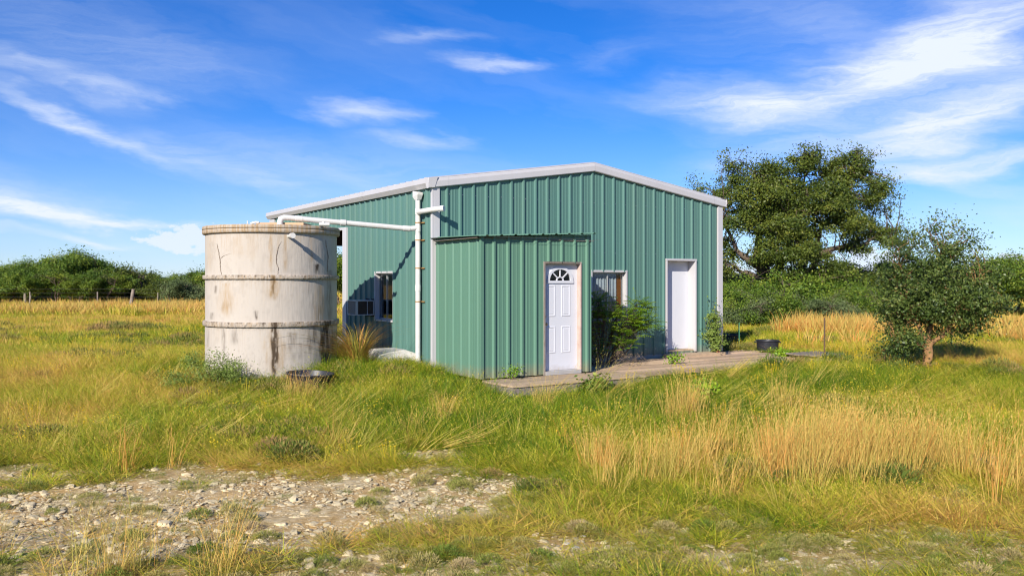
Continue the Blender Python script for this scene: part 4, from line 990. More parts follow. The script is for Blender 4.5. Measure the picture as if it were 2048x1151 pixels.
V, Fq = leaves(P-oo, nr, rng.uniform(.035, .075, len(P)), rng, .6); link('crown', V, Fq, LG['olive'], so_, tone=tone)
wp = lambda x, y, dy=0: tuple(np.array(px(x, y, YS))+np.array([0, dy, 0])-oo)
mb = MB(); forks = [(0, [(wp(1858, 692), .072), (wp(1866, 650, .1), .05), (wp(1872, 590, .1), .035), (wp(1885, 520), .015)]), (0, [(wp(1857, 694), .06), (wp(1840, 655), .035), (wp(1815, 600), .025), (wp(1800, 530), .012)]),
    (0, [(wp(1859, 692), .06), (wp(1890, 650, -.1), .035), (wp(1930, 600, -.1), .025), (wp(1965, 550), .012)]), (0, [(wp(1856, 698), .04), (wp(1830, 690, -.1), .025), (wp(1795, 688, -.1), .012)])]
branch_set(mb, ((0, 0, 0), .076), forks, C-oo, .1, rng, .006, 1, 1.2)
mb.build('trunk', MT['barkor'], so_, smooth=True)

# scrub oaks and shrubs: a few kinds, copied along the edges of the field
def tree_kind(seed, h, wd, lf, n, m, size, label, low=.18, lumpn=16, name='scrub_tree', bark='bark', cat='tree', stems=3):
    rng = np.random.default_rng(seed); lumps = []
    for i in range(lumpn):
        a = rng.uniform(0, 2*pi); r = wd*.5*rng.uniform(.15, .9)**.7; z = h*(low+.22+(.70-low)*rng.random()*(1-.35*(2*r/wd)**2))
        s_ = rng.uniform(.14, .25)*wd*(.6+.4*rng.random()); lumps.append((r*cos(a), r*sin(a)*.8, z, s_, s_, s_*.6, rng.uniform(.6, 1.1)))
    for i in range(16):
        a = rng.uniform(0, 2*pi); r = wd*.42*rng.random(); lumps.append((r*cos(a), r*sin(a), h*rng.uniform(.82, 1.08)-.25*r, wd*rng.uniform(.02, .06), wd*.04, h*rng.uniform(.05, .13), .2))
    P, nr, tone, C = crown_points(lumps, n, rng, (.028*wd, .062*wd), 8)
    P[:, 2] = np.maximum(P[:, 2], h*low*.5*rng.random(len(P)))
    t = thing(name, label, cat); V, Fq = leaves(P, nr, rng.uniform(size*.6, size*1.3, len(P)), rng, .65); link('crown', V, Fq, m, t, tone=tone)
    mb = MB(); forks = []
    for i in range(stems):
        a = rng.uniform(0, 2*pi); forks.append((0, [((wd*.10*cos(a), wd*.10*sin(a), h*.25), .07*h/4), ((wd*.24*cos(a), wd*.2*sin(a), h*.55), .045*h/4), ((wd*.3*cos(a), wd*.26*sin(a), h*.8), .02*h/4)]))
    branch_set(mb, ((0, 0, -.1), .10*h/4), forks, C, .1, rng, .012*h/4, 2, 2.5)
    mb.build('trunk', MT[bark], t, smooth=True); return t
kinds = {'a': tree_kind(21, 4.4, 6.4, 1, 34000, LG['bush'], .135, 'x', .26, 17), 'b': tree_kind(22, 3.6, 5.4, 1, 30000, LG['bush'], .13, 'x', .24, 15),
         'c': tree_kind(23, 3.0, 5.0, 1, 28000, LG['oak'], .125, 'x', .20, 14), 'd': tree_kind(24, 2.2, 4.0, 1, 22000, LG['sage'], .085, 'x', .0, 14, 'grey_shrub', 'bark', 'shrub'),
         'e': tree_kind(25, 2.3, 4.6, 1, 30000, LG['bush'], .09, 'x', .0, 18, 'green_shrub', 'bark', 'shrub')}
first = {k: True for k in kinds}
def plant(kind, x, y, h, rz, label, wd=1., group=None):
    k = kinds[kind]; H0 = {'a': 4.4, 'b': 3.6, 'c': 3.0, 'd': 2.2, 'e': 2.3}[kind]; s_ = h/H0; sc = (s_*wd*.95, s_*wd*.95, s_*.88); loc = (x, y, float(gz(x, y))-.08)
    if first[kind]:
        first[kind] = False; k.location = loc; k.rotation_euler = (0, 0, rz); k.scale = sc; k['label'] = label
        if group: k['group'] = group
        return k
    return copy_tree(k, loc, rz, sc, label, group)
def at(px_, Y): return (px_-1024)/F*Y
G1 = 'scrub oaks along the far left edge of the field'; G2 = 'shrubs and low trees of the thicket right of the building'
PL = [('c', -30, 66, 3.2, .3, 'low scrub oak reaching the left end of the tree line', G1), ('a', 60, 65, 3.7, 1.0, 'rounded scrub oak near the left end behind the fence posts', G1), ('a', 150, 66, 4.5, 2.2, 'tallest scrub oak of the left tree line', G1), ('b', 112, 62, 3.0, 4.2, 'lighter scrub oak in front of the tallest one at left', G1),
      ('b', 205, 63, 2.9, 5.0, 'dense scrub oak just right of the tallest at left', G1), ('c', 255, 67, 3.4, 3.1, 'dark scrub oak behind the leaning fence post', G1), ('a', 290, 70, 2.9, .1, 'broad scrub oak right of the leaning fence post', G1),
      ('c', 330, 64, 2.2, 4.4, 'low scrub oak between the leaning post and the tank', G1), ('b', 385, 68, 2.9, 2.9, 'scrub oak showing just left of the tank', G1), ('d', 362, 58, 2.2, .5, 'pale grey-green shrub left of the tank in front of the tree line', G1),
      ('b', 10, 62, 3.0, 2.0, 'lighter low scrub oak at the left edge of the photo', G1), ('a', 470, 66, 3.8, 4.0, 'scrub oak hidden behind the water tank', G1), ('b', 560, 64, 3.8, 1.4, 'scrub oak beyond the water tank', G1), ('a', 676, 56, 3.9, 2.6, 'scrub oak seen in the gap between tank and building', G1), ('b', 760, 60, 3.5, .4, 'scrub oak far behind the building', G1),
      ('a', -150, 68, 4.2, 2., 'scrub oak beyond the left edge', G1), ('b', -260, 66, 3.8, 1., 'second scrub oak beyond the left edge', G1),
      ('e', -20, 72, 2.6, 1.1, 'low dark shrub under the leftmost scrub oak', G1), ('e', 35, 71, 2.4, 2.7, 'low dark shrub behind the far left fence posts', G1), ('e', 95, 71, 2.6, .4, 'low dark shrub under the lighter oak at left', G1), ('e', 150, 72, 2.6, 3.9, 'low dark shrub under the tallest oak at left', G1),
      ('e', 205, 70, 2.4, 5.2, 'low dark shrub under the oak right of the tallest', G1), ('e', 262, 72, 2.6, 1.9, 'low dark shrub behind the leaning post', G1), ('e', 318, 72, 2.5, .9, 'low dark shrub behind the thin stake near the tank', G1), ('b', 240, 76, 2.7, .8, 'scrub oak of the second row behind the leaning post', G1), ('b', 20, 76, 3.1, 3.8, 'scrub oak of the second row at far left', G1), ('a', 345, 77, 2.5, 1.8, 'scrub oak of the second row near the tank', G1),
      ('e', 1465, 36, 2.0, .2, 'dark green shrub next to the right corner of the building', G2), ('c', 1462, 42, 2.7, 1.9, 'low dark oak below the left side of the big oak', G2), ('d', 1500, 33, 1.5, 2.1, 'grey-green shrub below the trunk of the big oak', G2), ('e', 1560, 36, 2.5, 1.2, 'bright green shrub at the foot of the big oak', G2),
      ('e', 1625, 37, 2.7, 3.0, 'round green shrub right of the big oak trunk', G2), ('d', 1590, 33.5, 1.5, 4.0, 'low grey-green shrub in front of the thicket middle', G2), ('c', 1690, 40, 3.0, .7, 'dark shrub-like oak below the right limb of the big oak', G2), ('e', 1735, 36, 1.9, 5.1, 'green shrub left of the small oak', G2),
      ('d', 1668, 32.5, 1.4, 5.5, 'grey-green shrub behind the tall dry grass', G2), ('b', 1790, 42, 3.1, 3.3, 'low tree behind the left side of the small oak', G2), ('c', 1870, 44, 3.0, 1.3, 'low tree hidden behind the small oak', G2), ('b', 1960, 46, 3.3, .9, 'low tree behind the right side of the small oak', G2),
      ('a', 2020, 43, 3.4, 3.6, 'bright green tree at the right edge behind the small oak', G2), ('b', 2090, 40, 3.0, 2.4, 'tree cut by the right edge of the photo', G2), ('c', 1520, 46, 2.5, 2.6, 'low oak behind the trunk of the big oak', G2), ('b', 1400, 46, 2.6, 4.6, 'low tree behind the right end of the building', G2), ('e', 1430, 40, 2.3, 5.6, 'shrub behind the right corner of the building', G2),
      ('a', 2200, 42, 3.4, 5.0, 'tree beyond the right edge', G2), ('e', 1700, 34, 1.9, 2.0, 'low green shrub between the big and the small oak', G2), ('e', 1520, 33.5, 1.8, 4.0, 'low green shrub in front of the thicket left part', G2)]
for (k, x_, Y_, h_, rz_, lb, g) in PL: plant(k, at(x_, Y_), Y_, h_, rz_, lb, 1.0, g)

# compound-leaved bush against the wall in front of the window
def frond(P0, dr, ln, rng, V, T, sizes):
    dr = dr/np.linalg.norm(dr); side_ = np.cross(dr, [0, 0, 1.]); side_ /= np.linalg.norm(side_)+1e-6; k = 6
    for i in range(k+1):
        t = (i+.6)/(k+.6); p = P0+dr*ln*t+np.array([0, 0, -.30*ln*t*t])
        for s_ in ((-1, 1) if i < k else (0,)):
            l_ = ln*.34*(1-.35*abs(t-.5)); d = dr*.55+side_*s_*.8+np.array([0, 0, -.12]); d /= np.linalg.norm(d)
            w_ = np.cross(d, [0.1, 0, 1.]); w_ /= np.linalg.norm(w_); w_ = w_*l_*.15
            q = p+d*l_; m_ = p+d*l_*.45
            V += [p, m_-w_+[0, 0, .01], q+[0, 0, -.02], m_+w_+[0, 0, .01]]
def compound_bush(name, label, loc, lumps, n, ln, seed, m):
    rng = np.random.default_rng(seed); t = thing(name, label, 'bush', loc, RZ); V = []; T = []; mb = MB()
    for (cx, cy, cz, rx, ry, rz_, wt) in lumps:
        k = int(n*wt); q = limb(mb, (cx*.35, cy*.3, 0), (cx, cy, cz), .016, .007, rng, 6, .06)
        for i in range(k):
            d = rng.normal(size=3); d /= np.linalg.norm(d); d[2] = abs(d[2])*.5+.05*d[2]; p = np.array([cx, cy, cz])+d*np.array([rx, ry, rz_])*rng.uniform(.1, .9)+[0, 0, rng.uniform(-1, .6)*rz_]
            p[1] = min(p[1], .10 - .02); nb = len(V); frond(p, d+np.array([.1, -.3, .25]), ln*rng.uniform(.6, 1.2), rng, V, T, None); T += [rng.uniform(.2, .8)+.12*(i % 2)]*((len(V)-nb)//4)
            limb(mb, q[min(5, 2+i % 4)], tuple(p), .005, .003, rng, 4, .08, 0, 4)
    V = np.array(V).reshape(-1, 3); link('crown', V, np.arange(len(V)).reshape(-1, 4), m, t, tone=T); mb.build('trunk', MT['bark'], t, smooth=True); return t
compound_bush('elder_bush', 'leafy green bush with compound leaves growing up in front of the window', ab(3.58, -.55, -.10),
   [(-.55, -.1, 1.15, .22, .22, .30, .9), (-.2, -.1, 1.0, .30, .25, .3, 1.1), (-.6, -.2, .7, .25, .22, .35, .9), (-.25, -.1, .65, .3, .22, .3, 1), (.15, -.2, 1.05, .26, .2, .2, 1), (.45, -.25, 1.05, .26, .2, .2, 1.1), (.75, -.3, .98, .26, .2, .2, 1.2), (1.05, -.3, .95, .24, .18, .2, 1.1), (1.3, -.25, .85, .20, .15, .2, .9), (1.0, -.25, 1.28, .18, .14, .14, .8), (1.2, -.2, 1.18, .12, .1, .12, .6), (.55, -.35, .42, .26, .2, .10, .9), (.35, -.2, .7, .22, .2, .15, .7), (-.6, -.1, .3, .25, .2, .25, .8), (-.15, -.05, .3, .3, .2, .2, .7), (-.3, .0, 1.42, .16, .15, .12, .5), (.1, -.05, 1.38, .2, .15, .14, .8), (-.5, 0, 1.35, .14, .15, .15, .5), (.8, -.3, .70, .2, .15, .14, .7)], 40, .30, 31, LG['bright'])
def small_shrub(name, label, cat, loc, lumps, n, size, seed, m, sub=(.04, .10), asp=.6, bark='bark', stem=.008):
    rng = np.random.default_rng(seed); P, nr, tone, C = crown_points(lumps, n, rng, sub, 40)
    t = thing(name, label, cat, loc, 0); V, Fq = leaves(P, nr, rng.uniform(size*.6, size*1.3, n), rng, asp); link('crown', V, Fq, m, t, tone=tone)
    mb = MB()
    for c in C[::2]: limb(mb, (c[0]*.25, c[1]*.25, -.03), c, stem, stem*.35, rng, 5, .07, .05, 4)
    mb.build('trunk', MT[bark], t, smooth=True); return t
small_shrub('corner_shrub', 'narrow leafy shrub climbing by the white trim at the right corner of the building', 'shrub', ab(7.50, -.28, -.08), [(-.05, 0, .45, .12, .10, .22, 1), (.0, 0, .75, .10, .09, .2, .9), (-.02, 0, 1.0, .08, .07, .16, .5), (.08, -.05, .25, .14, .10, .16, .9), (.14, -.02, .5, .08, .08, .2, .5), (-.03, 0, 1.2, .03, .03, .12, .15)], 2200, .055, 41, LG['feather'])
small_shrub('deck_weed', 'bright green weed beside the black tub at the back of the deck', 'plant', (px(1575, 0, 20.6)[0], 20.6, -.16), [(0, 0, .08, .2, .15, .06, 1), (-.2, 0, .14, .1, .1, .08, .6), (.3, 0, .08, .15, .1, .05, .6)], 900, .06, 43, LG['bright'])
small_shrub('deck_weed', 'small weed growing through the deck in front of the plain white door', 'plant', (px(1345, 0, 18.6)[0], 18.6, -.10), [(0, 0, .10, .07, .07, .07, 1), (.10, 0, .14, .07, .05, .04, .7), (-.02, -.1, .03, .06, .05, .04, .6)], 320, .05, 44, LG['bright'])
small_shrub('deck_weed', 'tiny weed at the front edge of the deck beside the entry shed', 'plant', ab(.55, -2.0, -.09), [(0, 0, .12, .08, .05, .08, 1), (.1, 0, .2, .03, .03, .06, .6)], 160, .05, 45, LG['bright'])
small_shrub('broadleaf_weed', 'leafy green weed growing at the deck edge right of the four-panel door', 'plant', (px(1186, 0, 15.3)[0], 15.3, float(gz(1.4, 15.3))), [(0, 0, .16, .20, .18, .10, 1), (.1, 0, .26, .1, .08, .08, .7)], 600, .08, 46, LG['bush'], (.05, .1))
small_shrub('broadleaf_weed', 'pale green broad-leaved weed in the grass in front of the deck', 'plant', (px(1408, 0, 14.4)[0], 14.4, float(gz(3.2, 14.4))+.15), [(0, 0, .12, .20, .18, .10, 1)], 420, .10, 47, LG['bright'], (.05, .1))
small_shrub('feathery_bush', 'feathery grey-green bush growing against the left foot of the tank', 'bush', (px(432, 0, 15.1)[0], 15.1, float(gz(-5.2, 15.1))), [(-.1, 0, .25, .4, .3, .22, 1.2), (.22, -.05, .42, .22, .2, .16, .8), (-.35, 0, .5, .18, .2, .2, .7), (.42, -.1, .2, .22, .2, .16, .8), (.0, 0, .55, .2, .2, .16, .5), (-.6, -.1, .2, .25, .25, .2, .9)], 7500, .045, 48, LG['feather'], (.05, .12), .3, 'bark', .005)
small_shrub('dead_shrub', 'brown dead brush below the window bush', 'shrub', ab(3.6, -1.05, -.1), [(0, 0, .18, .6, .16, .13, 1), (.6, .2, .15, .3, .14, .10, .7), (-.55, -.1, .2, .3, .14, .12, .8)], 800, .05, 49, LG['twig'], (.05, .1), .2, 'greywood', .004)

# ------------------------------------------------------------------ grass: small tufts scattered over the ground
PROTO = []
def proto(kind, seed, n, rad, h0, h1, w, lean, curl, m, tips=0, seg=4):
    rng = np.random.default_rng(seed); V = []; Fc = []; T = []
    for i in range(n):
        a = rng.uniform(0, 2*pi); r = rad*sqrt(rng.random()); b = np.array([r*cos(a), r*sin(a), -.03]); h = rng.uniform(h0, h1)
        da = a+rng.normal()*.9; dr = np.array([cos(da), sin(da), 0]); ln = abs(rng.normal())*lean+.03; cu = rng.uniform(.2, 1)*curl
        sd_ = rng.uniform(0, 2*pi); sv = np.array([cos(sd_), sin(sd_), 0]); k0 = len(V); tn = rng.normal()*.17
        for s_ in range(seg+1):
            t = s_/seg; p = b+np.array([0, 0, h*(t-.28*cu*t**3)])+dr*h*(ln*t+cu*.55*t**2.3); ww = w*(1-t**1.6)*.5+w*.06
            V += [p-sv*ww, p+sv*ww]
        for s_ in range(seg):
            k = k0+2*s_; Fc.append((k, k+1, k+3, k+2)); T.append(tn+.05*(s_/seg))
        if tips:
            for j in range(tips):
                t = 1-.30*rng.random(); q = b+np.array([0, 0, h*(t-.28*cu*t**3)])+dr*h*(ln*t+cu*.55*t**2.3); u = rng.normal(size=3)*.5+[0, 0, 1.2]; u /= np.linalg.norm(u); v_ = np.cross(u, rng.normal(size=3)); v_ /= np.linalg.norm(v_)
                k = len(V); L_ = .022; V += [q-u*L_*.5, q-v_*.0035, q+u*L_, q+v_*.0035]; Fc.append((k, k+1, k+2, k+3)); T.append(.05+tn)
    me = bpy.data.meshes.new(kind); me.from_pydata([tuple(map(float, v)) for v in V], [], Fc); me.update(); at_ = me.attributes.new('tone', 'FLOAT', 'FACE'); at_.data.foreach_set('value', np.array(T, dtype=np.float32))
    me.materials.append(m); return bpy.data.objects.new(kind, me)
def cushion(kind, seed, n, rad, h, m, size):
    rng = np.random.default_rng(seed); d = rng.normal(size=(n, 3)); d[:, 2] = np.abs(d[:, 2]); d /= np.linalg.norm(d, axis=1, keepdims=True); r = rng.uniform(.35, 1, n)**.5
    V = []; Fc = []; T = []
    for i in range(n):
        p = d[i]*r[i]*[rad, rad, h]; u = d[i]+rng.normal(size=3)*.35+[0, 0, .4]; u /= np.linalg.norm(u); v = np.cross(u, rng.normal(size=3)); v /= np.linalg.norm(v)+1e-6; l_ = size*rng.uniform(.6, 1.5); k = len(V)
        V += [p-u*l_*.5, p-v*l_*.10, p+u*l_*.5, p+v*l_*.10]; Fc.append((k, k+1, k+2, k+3)); T.append(rng.normal()*.1+.12*(r[i]-.7))
    me = bpy.data.meshes.new(kind); me.from_pydata([tuple(map(float, v)) for v in V], [], Fc); me.update(); at_ = me.attributes.new('tone', 'FLOAT', 'FACE'); at_.data.foreach_set('value', np.array(T, dtype=np.float32)); me.materials.append(m)
    return bpy.data.objects.new(kind, me)
def flower(kind, seed, n, rad, h, m):
    rng = np.random.default_rng(seed); V = []; Fc = []
    for i in range(n):
        a = rng.uniform(0, 2*pi); r = rad*sqrt(rng.random()); p = np.array([r*cos(a), r*sin(a), h*rng.uniform(.6, 1)]); s_ = .011*rng.uniform(.7, 1.3); k = len(V); b = len(Fc)
        V += [p+[s_, 0, 0], p+[0, s_, 0], p+[-s_, 0, 0], p+[0, -s_, 0], p+[0, 0, s_*.8], p+[0, 0, -s_*.8]]
        Fc += [(k, k+1, k+4), (k+1, k+2, k+4), (k+2, k+3, k+4), (k+3, k, k+4), (k+1, k, k+5), (k+2, k+1, k+5), (k+3, k+2, k+5), (k, k+3, k+5)]
        V += [p+[.0012, 0, 0], p-[.0012, 0, 0], np.array([p[0]*.6-.001, p[1]*.6, 0]), np.array([p[0]*.6+.001, p[1]*.6, 0])]; Fc.append((k+6, k+7, k+8, k+9))
    me = bpy.data.meshes.new(kind); me.from_pydata([tuple(map(float, v)) for v in V], [], Fc); me.update(); me.materials.append(m); return bpy.data.objects.new(kind, me)
def stone(kind, seed, flat):
    rng = np.random.default_rng(seed); bm_v = []; t = (1+5**.5)/2
    ico = np.array([(-1, t, 0), (1, t, 0), (-1, -t, 0), (1, -t, 0), (0, -1, t), (0, 1, t), (0, -1, -t), (0, 1, -t), (t, 0, -1), (t, 0, 1), (-t, 0, -1), (-t, 0, 1)], float)/1.9
    fs = [(0, 11, 5), (0, 5, 1), (0, 1, 7), (0, 7, 10), (0, 10, 11), (1, 5, 9), (5, 11, 4), (11, 10, 2), (10, 7, 6), (7, 1, 8), (3, 9, 4), (3, 4, 2), (3, 2, 6), (3, 6, 8), (3, 8, 9), (4, 9, 5), (2, 4, 11), (6, 2, 10), (8, 6, 7), (9, 8, 1)]
    v = ico*rng.uniform(.7, 1.25, (12, 1))*[1, rng.uniform(.6, 1), flat]
    me = bpy.data.meshes.new(kind); me.from_pydata([tuple(q) for q in v], [], fs); me.update(); me.materials.append(MT['rock']); return bpy.data.objects.new(kind, me)
def collection(name, objs):
    c = bpy.data.collections.new(name)
    for i, o in enumerate(objs): o.name = '%s_%02d' % (name, i); c.objects.link(o)
    return c
def scatter(name, objs, P, idx, rot, scl, dry, label=None):
    """one object: geometry nodes put the small meshes OBJS on the points P"""
    me = bpy.data.meshes.new(name); n = len(P); me.vertices.add(n); me.vertices.foreach_set('co', np.asarray(P, dtype=np.float32).ravel())
    for nm, ty, arr, key in (('idx', 'INT', idx, 'value'), ('rot', 'FLOAT_VECTOR', rot, 'vector'), ('scl', 'FLOAT_VECTOR', scl, 'vector'), ('dry', 'FLOAT', dry, 'value')):
        a = me.attributes.new(nm, ty, 'POINT'); a.data.foreach_set(key, np.asarray(arr, dtype=np.int32 if ty == 'INT' else np.float32).ravel())
    o = bpy.data.objects.new(name, me); COL.objects.link(o); o['kind'] = 'stuff'
    if label: o['label'] = label
    ng = bpy.data.node_groups.new(name+'_nodes', 'GeometryNodeTree')
    ng.interface.new_socket('Geometry', in_out='INPUT', socket_type='NodeSocketGeometry'); ng.interface.new_socket('Geometry', in_out='OUTPUT', socket_type='NodeSocketGeometry')
    gi = ng.nodes.new('NodeGroupInput'); go = ng.nodes.new('NodeGroupOutput'); ip = ng.nodes.new('GeometryNodeInstanceOnPoints'); ci = ng.nodes.new('GeometryNodeCollectionInfo')
    ci.inputs['Collection'].default_value = collection(name, objs); ci.inputs['Separate Children'].default_value = True; ci.inputs['Reset Children'].default_value = True
    ip.inputs['Pick Instance'].default_value = True
    def na(nm, dt): x = ng.nodes.new('GeometryNodeInputNamedAttribute'); x.data_type = dt; x.inputs['Name'].default_value = nm; return x.outputs[0]
    lk = ng.links.new; lk(gi.outputs[0], ip.inputs['Points']); lk(ci.outputs[0], ip.inputs['Instance']); lk(na('idx', 'INT'), ip.inputs['Instance Index']); 
    er = ng.nodes.new('FunctionNodeEulerToRotation'); lk(na('rot', 'FLOAT_VECTOR'), er.inputs[0]); lk(er.outputs[0], ip.inputs['Rotation']); lk(na('scl', 'FLOAT_VECTOR'), ip.inputs['Scale'])
    lk(ip.outputs[0], go.inputs[0]); md = o.modifiers.new('scatter', 'NODES'); md.node_group = ng; return o
def sample(n, y0, y1, rng, side=1.22, pw=1.0):
    """points in the wedge the camera sees, with a margin to both sides"""
    u = rng.random(n); y = (y0**(2*pw)+(y1**(2*pw)-y0**(2*pw))*u)**(1/(2*pw)); x = (rng.random(n)*2-1)*(.62*side*y+.6); return x, y
def euler_lean(n, rng, lx, ly, amt):
    """random turn about z, then lean towards the world direction (lx, ly)"""
    rz = rng.uniform(0, 2*pi, n); tx = rng.normal(size=n)*amt-ly; ty = rng.normal(size=n)*amt+lx
    cx, sx, cy, sy, cz, sz = np.cos(tx), np.sin(tx), np.cos(ty), np.sin(ty), np.cos(rz), np.sin(rz)
    # R = Ry(ty) Rx(tx) Rz(rz)
    r00 = cy*cz+sy*sx*sz; r10 = cx*sz; r20 = -sy*cz+cy*sx*sz; r21 = sy*sz+cy*sx*cz; r22 = cy*cx
    return np.stack([np.arctan2(r21, r22), np.arcsin(np.clip(-r20, -1, 1)), np.arctan2(r10, r00)], 1)
def blocked(x, y):
    a, b = to_ab(x, y)
    m = (a > -.10) & (a < BW+.1) & (b > -.05) & (b < BLEN+.2)
    m |= (a > -.03) & (a < 3.05) & (b > -2.88) & (b <= 0.1)
    m |= (a >= 3.0) & (a < 9.15) & (b > -2.66) & (b < .1)
    m |= (a >= 7.9) & (a < 9.4) & (b > -.2) & (b < .45)
    m |= np.hypot(x-TK[0], y-TK[1]) < TR+.03
    m |= np.hypot(x-px(618, 0, 15.0)[0], y-15.02) < .36
    return m
def zone(x, y):
    """height factor of the grass"""
    a, b = to_ab(x, y)
    lush = np.exp(-(np.maximum(np.abs(a-4)-5.5, 0)**2+np.maximum(np.abs(b+3.2)-1.5, 0)**2)/2.2)
    h = .33+.27*smooth(8.5, 11.5, y)+.05*smooth(18, 30, y)+.22*lush+.5*(fbm(x, y, 101, 1.6)-.5)
    h = h*(1-.62*smooth(.0, .5, bare(x, y)))*(1-.5*smooth(10.6, 9.2, y)*smooth(.8, -.2, x))
    # kept low where the deck and the wall feet show
    dk = np.exp(-(np.maximum(np.abs(a-1.0)-1.1, 0)**2/.3+(b+3.1)**2/.35))
    h = h*(1-.45*dk); h = h*(1-.55*np.exp(-(np.maximum(np.abs(a-6.2)-2.8, 0)**2/.5+np.maximum(np.abs(b+3.3)-.5, 0)**2/.4)))
    h = np.where((b > -1.9) & (a < 0) & (a > -1.2), h*.62, h)
    h = h*(1-.12*np.exp(-((x+3.6)**2/2+(y-14.6)**2/.6)))*(1-.75*np.exp(-(np.maximum(np.abs(a-9.7)-1.2, 0)**2/.4+np.maximum(np.abs(b+1.0)-1.8, 0)**2/.4)))*(1-.70*np.exp(-((x-8.9)**2/3+(y-18)**2/3)))
    return np.clip(h, .13, 1.5)
rng = np.random.default_rng(77)
gp = [proto('t', 1+i, 40, .13, .13, .40, .0062, .50, 1.15, GR) for i in range(4)]+[proto('t', 11+i, 28, .15, .20, .54, .0058, .35, .9, GR, tips=2) for i in range(2)]
x, y = sample(58000, 5.6, 21.5, rng, 1.2, .85)
br = bare(x, y); keep = (rng.random(len(x)) > br*1.25-.02)*(rng.random(len(x)) < .45+1.6*(fbm(x, y, 121, .45)-.28))*~blocked(x, y); x, y = x[keep], y[keep]; n = len(x)
h = zone(x, y)*rng.uniform(.6, 1.35, n); flat = smooth(.5, .68, fbm(x, y, 111, .8)); rot = euler_lean(n, rng, .12+.25*flat*(fbm(x, y, 115, 2.)-.3), .0, .15+.2*flat); d = dryness(x, y)+rng.normal(size=n)*.10+.30*(rng.random(n) < .13)
d = d+.12*smooth(9., 7.5, y)
scatter('grass', gp, np.c_[x, y, gz(x, y)], rng.integers(0, 6, n), rot, np.c_[np.full(n, 1.)*rng.uniform(.8, 1.2, n), np.full(n, 1.), h], np.clip(d, 0, .95))
gpf = [proto('f', 31+i, 34, .30, .22, .46, .016, .22, .8, GR, seg=3) for i in range(4)]
x, y = sample(30000, 21, 44, rng, 1.15, .8); keep = ~blocked(x, y); x, y = x[keep], y[keep]; n = len(x); d = dryness(x, y)+rng.normal(size=n)*.12
scatter('field_grass', gpf, np.c_[x, y, gz(x, y)], rng.integers(0, 4, n), euler_lean(n, rng, .1, 0, .12), np.c_[np.ones(n), np.ones(n), rng.uniform(.7, 1.2, n)*zone(x, y)], np.clip(d, 0, 1))
gpv = [proto('v', 41+i, 34, .8, .28, .55, .038, .22, .8, GR, seg=3) for i in range(3)]
x, y = sample(24000, 43, 110, rng, 1.2, .75); n = len(x); d = dryness(x, y)+rng.normal(size=n)*.09
scatter('far_grass', gpv, np.c_[x, y, gz(x, y)], rng.integers(0, 3, n), euler_lean(n, rng, .1, 0, .12), np.c_[np.ones(n), np.ones(n), rng.uniform(.7, 1.2, n)], np.clip(d, 0, 1))

# tall dry bunch grass
dp = [proto('d', 61+i, 17, .09, .45, .95, .0046, .13, .34, GD, tips=3, seg=5) for i in range(4)]
def dry_band(n, fn, seed):
    rng = np.random.default_rng(seed); x, y = fn(n, rng); k = ~blocked(x, y) & (bare(x, y) < .75); return x[k], y[k]
X_, Y_ = [], []
def band1(n, r):
    y = 8.7+1.3*r.random(n)**.8+.35*r.normal(size=n); x = r.uniform(.3, 8.5, n); k = (fbm(x, y, 131, .5)+.17*smooth(.6, 3.0, x)-.06) > .57; return x[k], y[k]
def band2(n, r):
    y = r.uniform(5.9, 7.2, n); x = -r.uniform(1.9, 4.6, n); k = (fbm(x, y, 141, .4) > .54) & (r.random(n) < .35); return x[k], y[k]
def band3(n, r):
    y = r.uniform(8.5, 13, n); x = r.uniform(-8, 3, n); k = fbm(x, y, 151, .8) > .68; return x[k], y[k]
def spots(r):
    c = [(600, 15.0-.9, 16), (1082, 13.6, 14), (1360, 12.6, 16), (1378, 12.8, 10), (1700, 10.6, 26), (1660, 10.2, 16), (880, 12.6, 10), (1560, 13.5, 10)]; xs = []; ys = []
    for (p_, Y__, k) in c: xs.append((p_-1024)/F*Y__+r.normal(size=k)*.10); ys.append(Y__+r.normal(size=k)*.12)
    return np.concatenate(xs), np.concatenate(ys)
for (fn, n, sd_) in ((band1, 1150, 1), (band2, 420, 2), (band3, 900, 3)):
    a_, b_ = dry_band(n, fn, sd_); X_.append(a_); Y_.append(b_)
r9 = np.random.default_rng(9); xl = np.r_[r9.normal(-1.2, .6, 5), r9.uniform(-7, 7, 60)]; yl = np.r_[r9.normal(10.6, .3, 5), r9.uniform(9.6, 17, 60)]; kl = ~blocked(xl, yl); xl, yl = xl[kl], yl[kl]; nl = len(xl)
scatter('fallen_straw', dp, np.c_[xl, yl, gz(xl, yl)+.12], r9.integers(0, 4, nl), euler_lean(nl, r9, 1.0, .1, .25), np.c_[np.full(nl, .9), np.full(nl, .9), r9.uniform(.6, 1.1, nl)], np.clip(r9.normal(size=nl)*.1+.15, 0, 1))
a_, b_ = spots(rng); X_.append(a_); Y_.append(b_); x = np.concatenate(X_); y = np.concatenate(Y_); n = len(x)
scatter('tall_dry_grass', dp, np.c_[x, y, gz(x, y)], rng.integers(0, 4, n), euler_lean(n, rng, .13, .02, .08), np.c_[np.full(n, .9), np.full(n, .9), rng.uniform(.65, 1.1, n)*(.72+.28*smooth(.5, 2.5, x))], np.clip(rng.normal(size=n)*.22+.42, 0, 1))
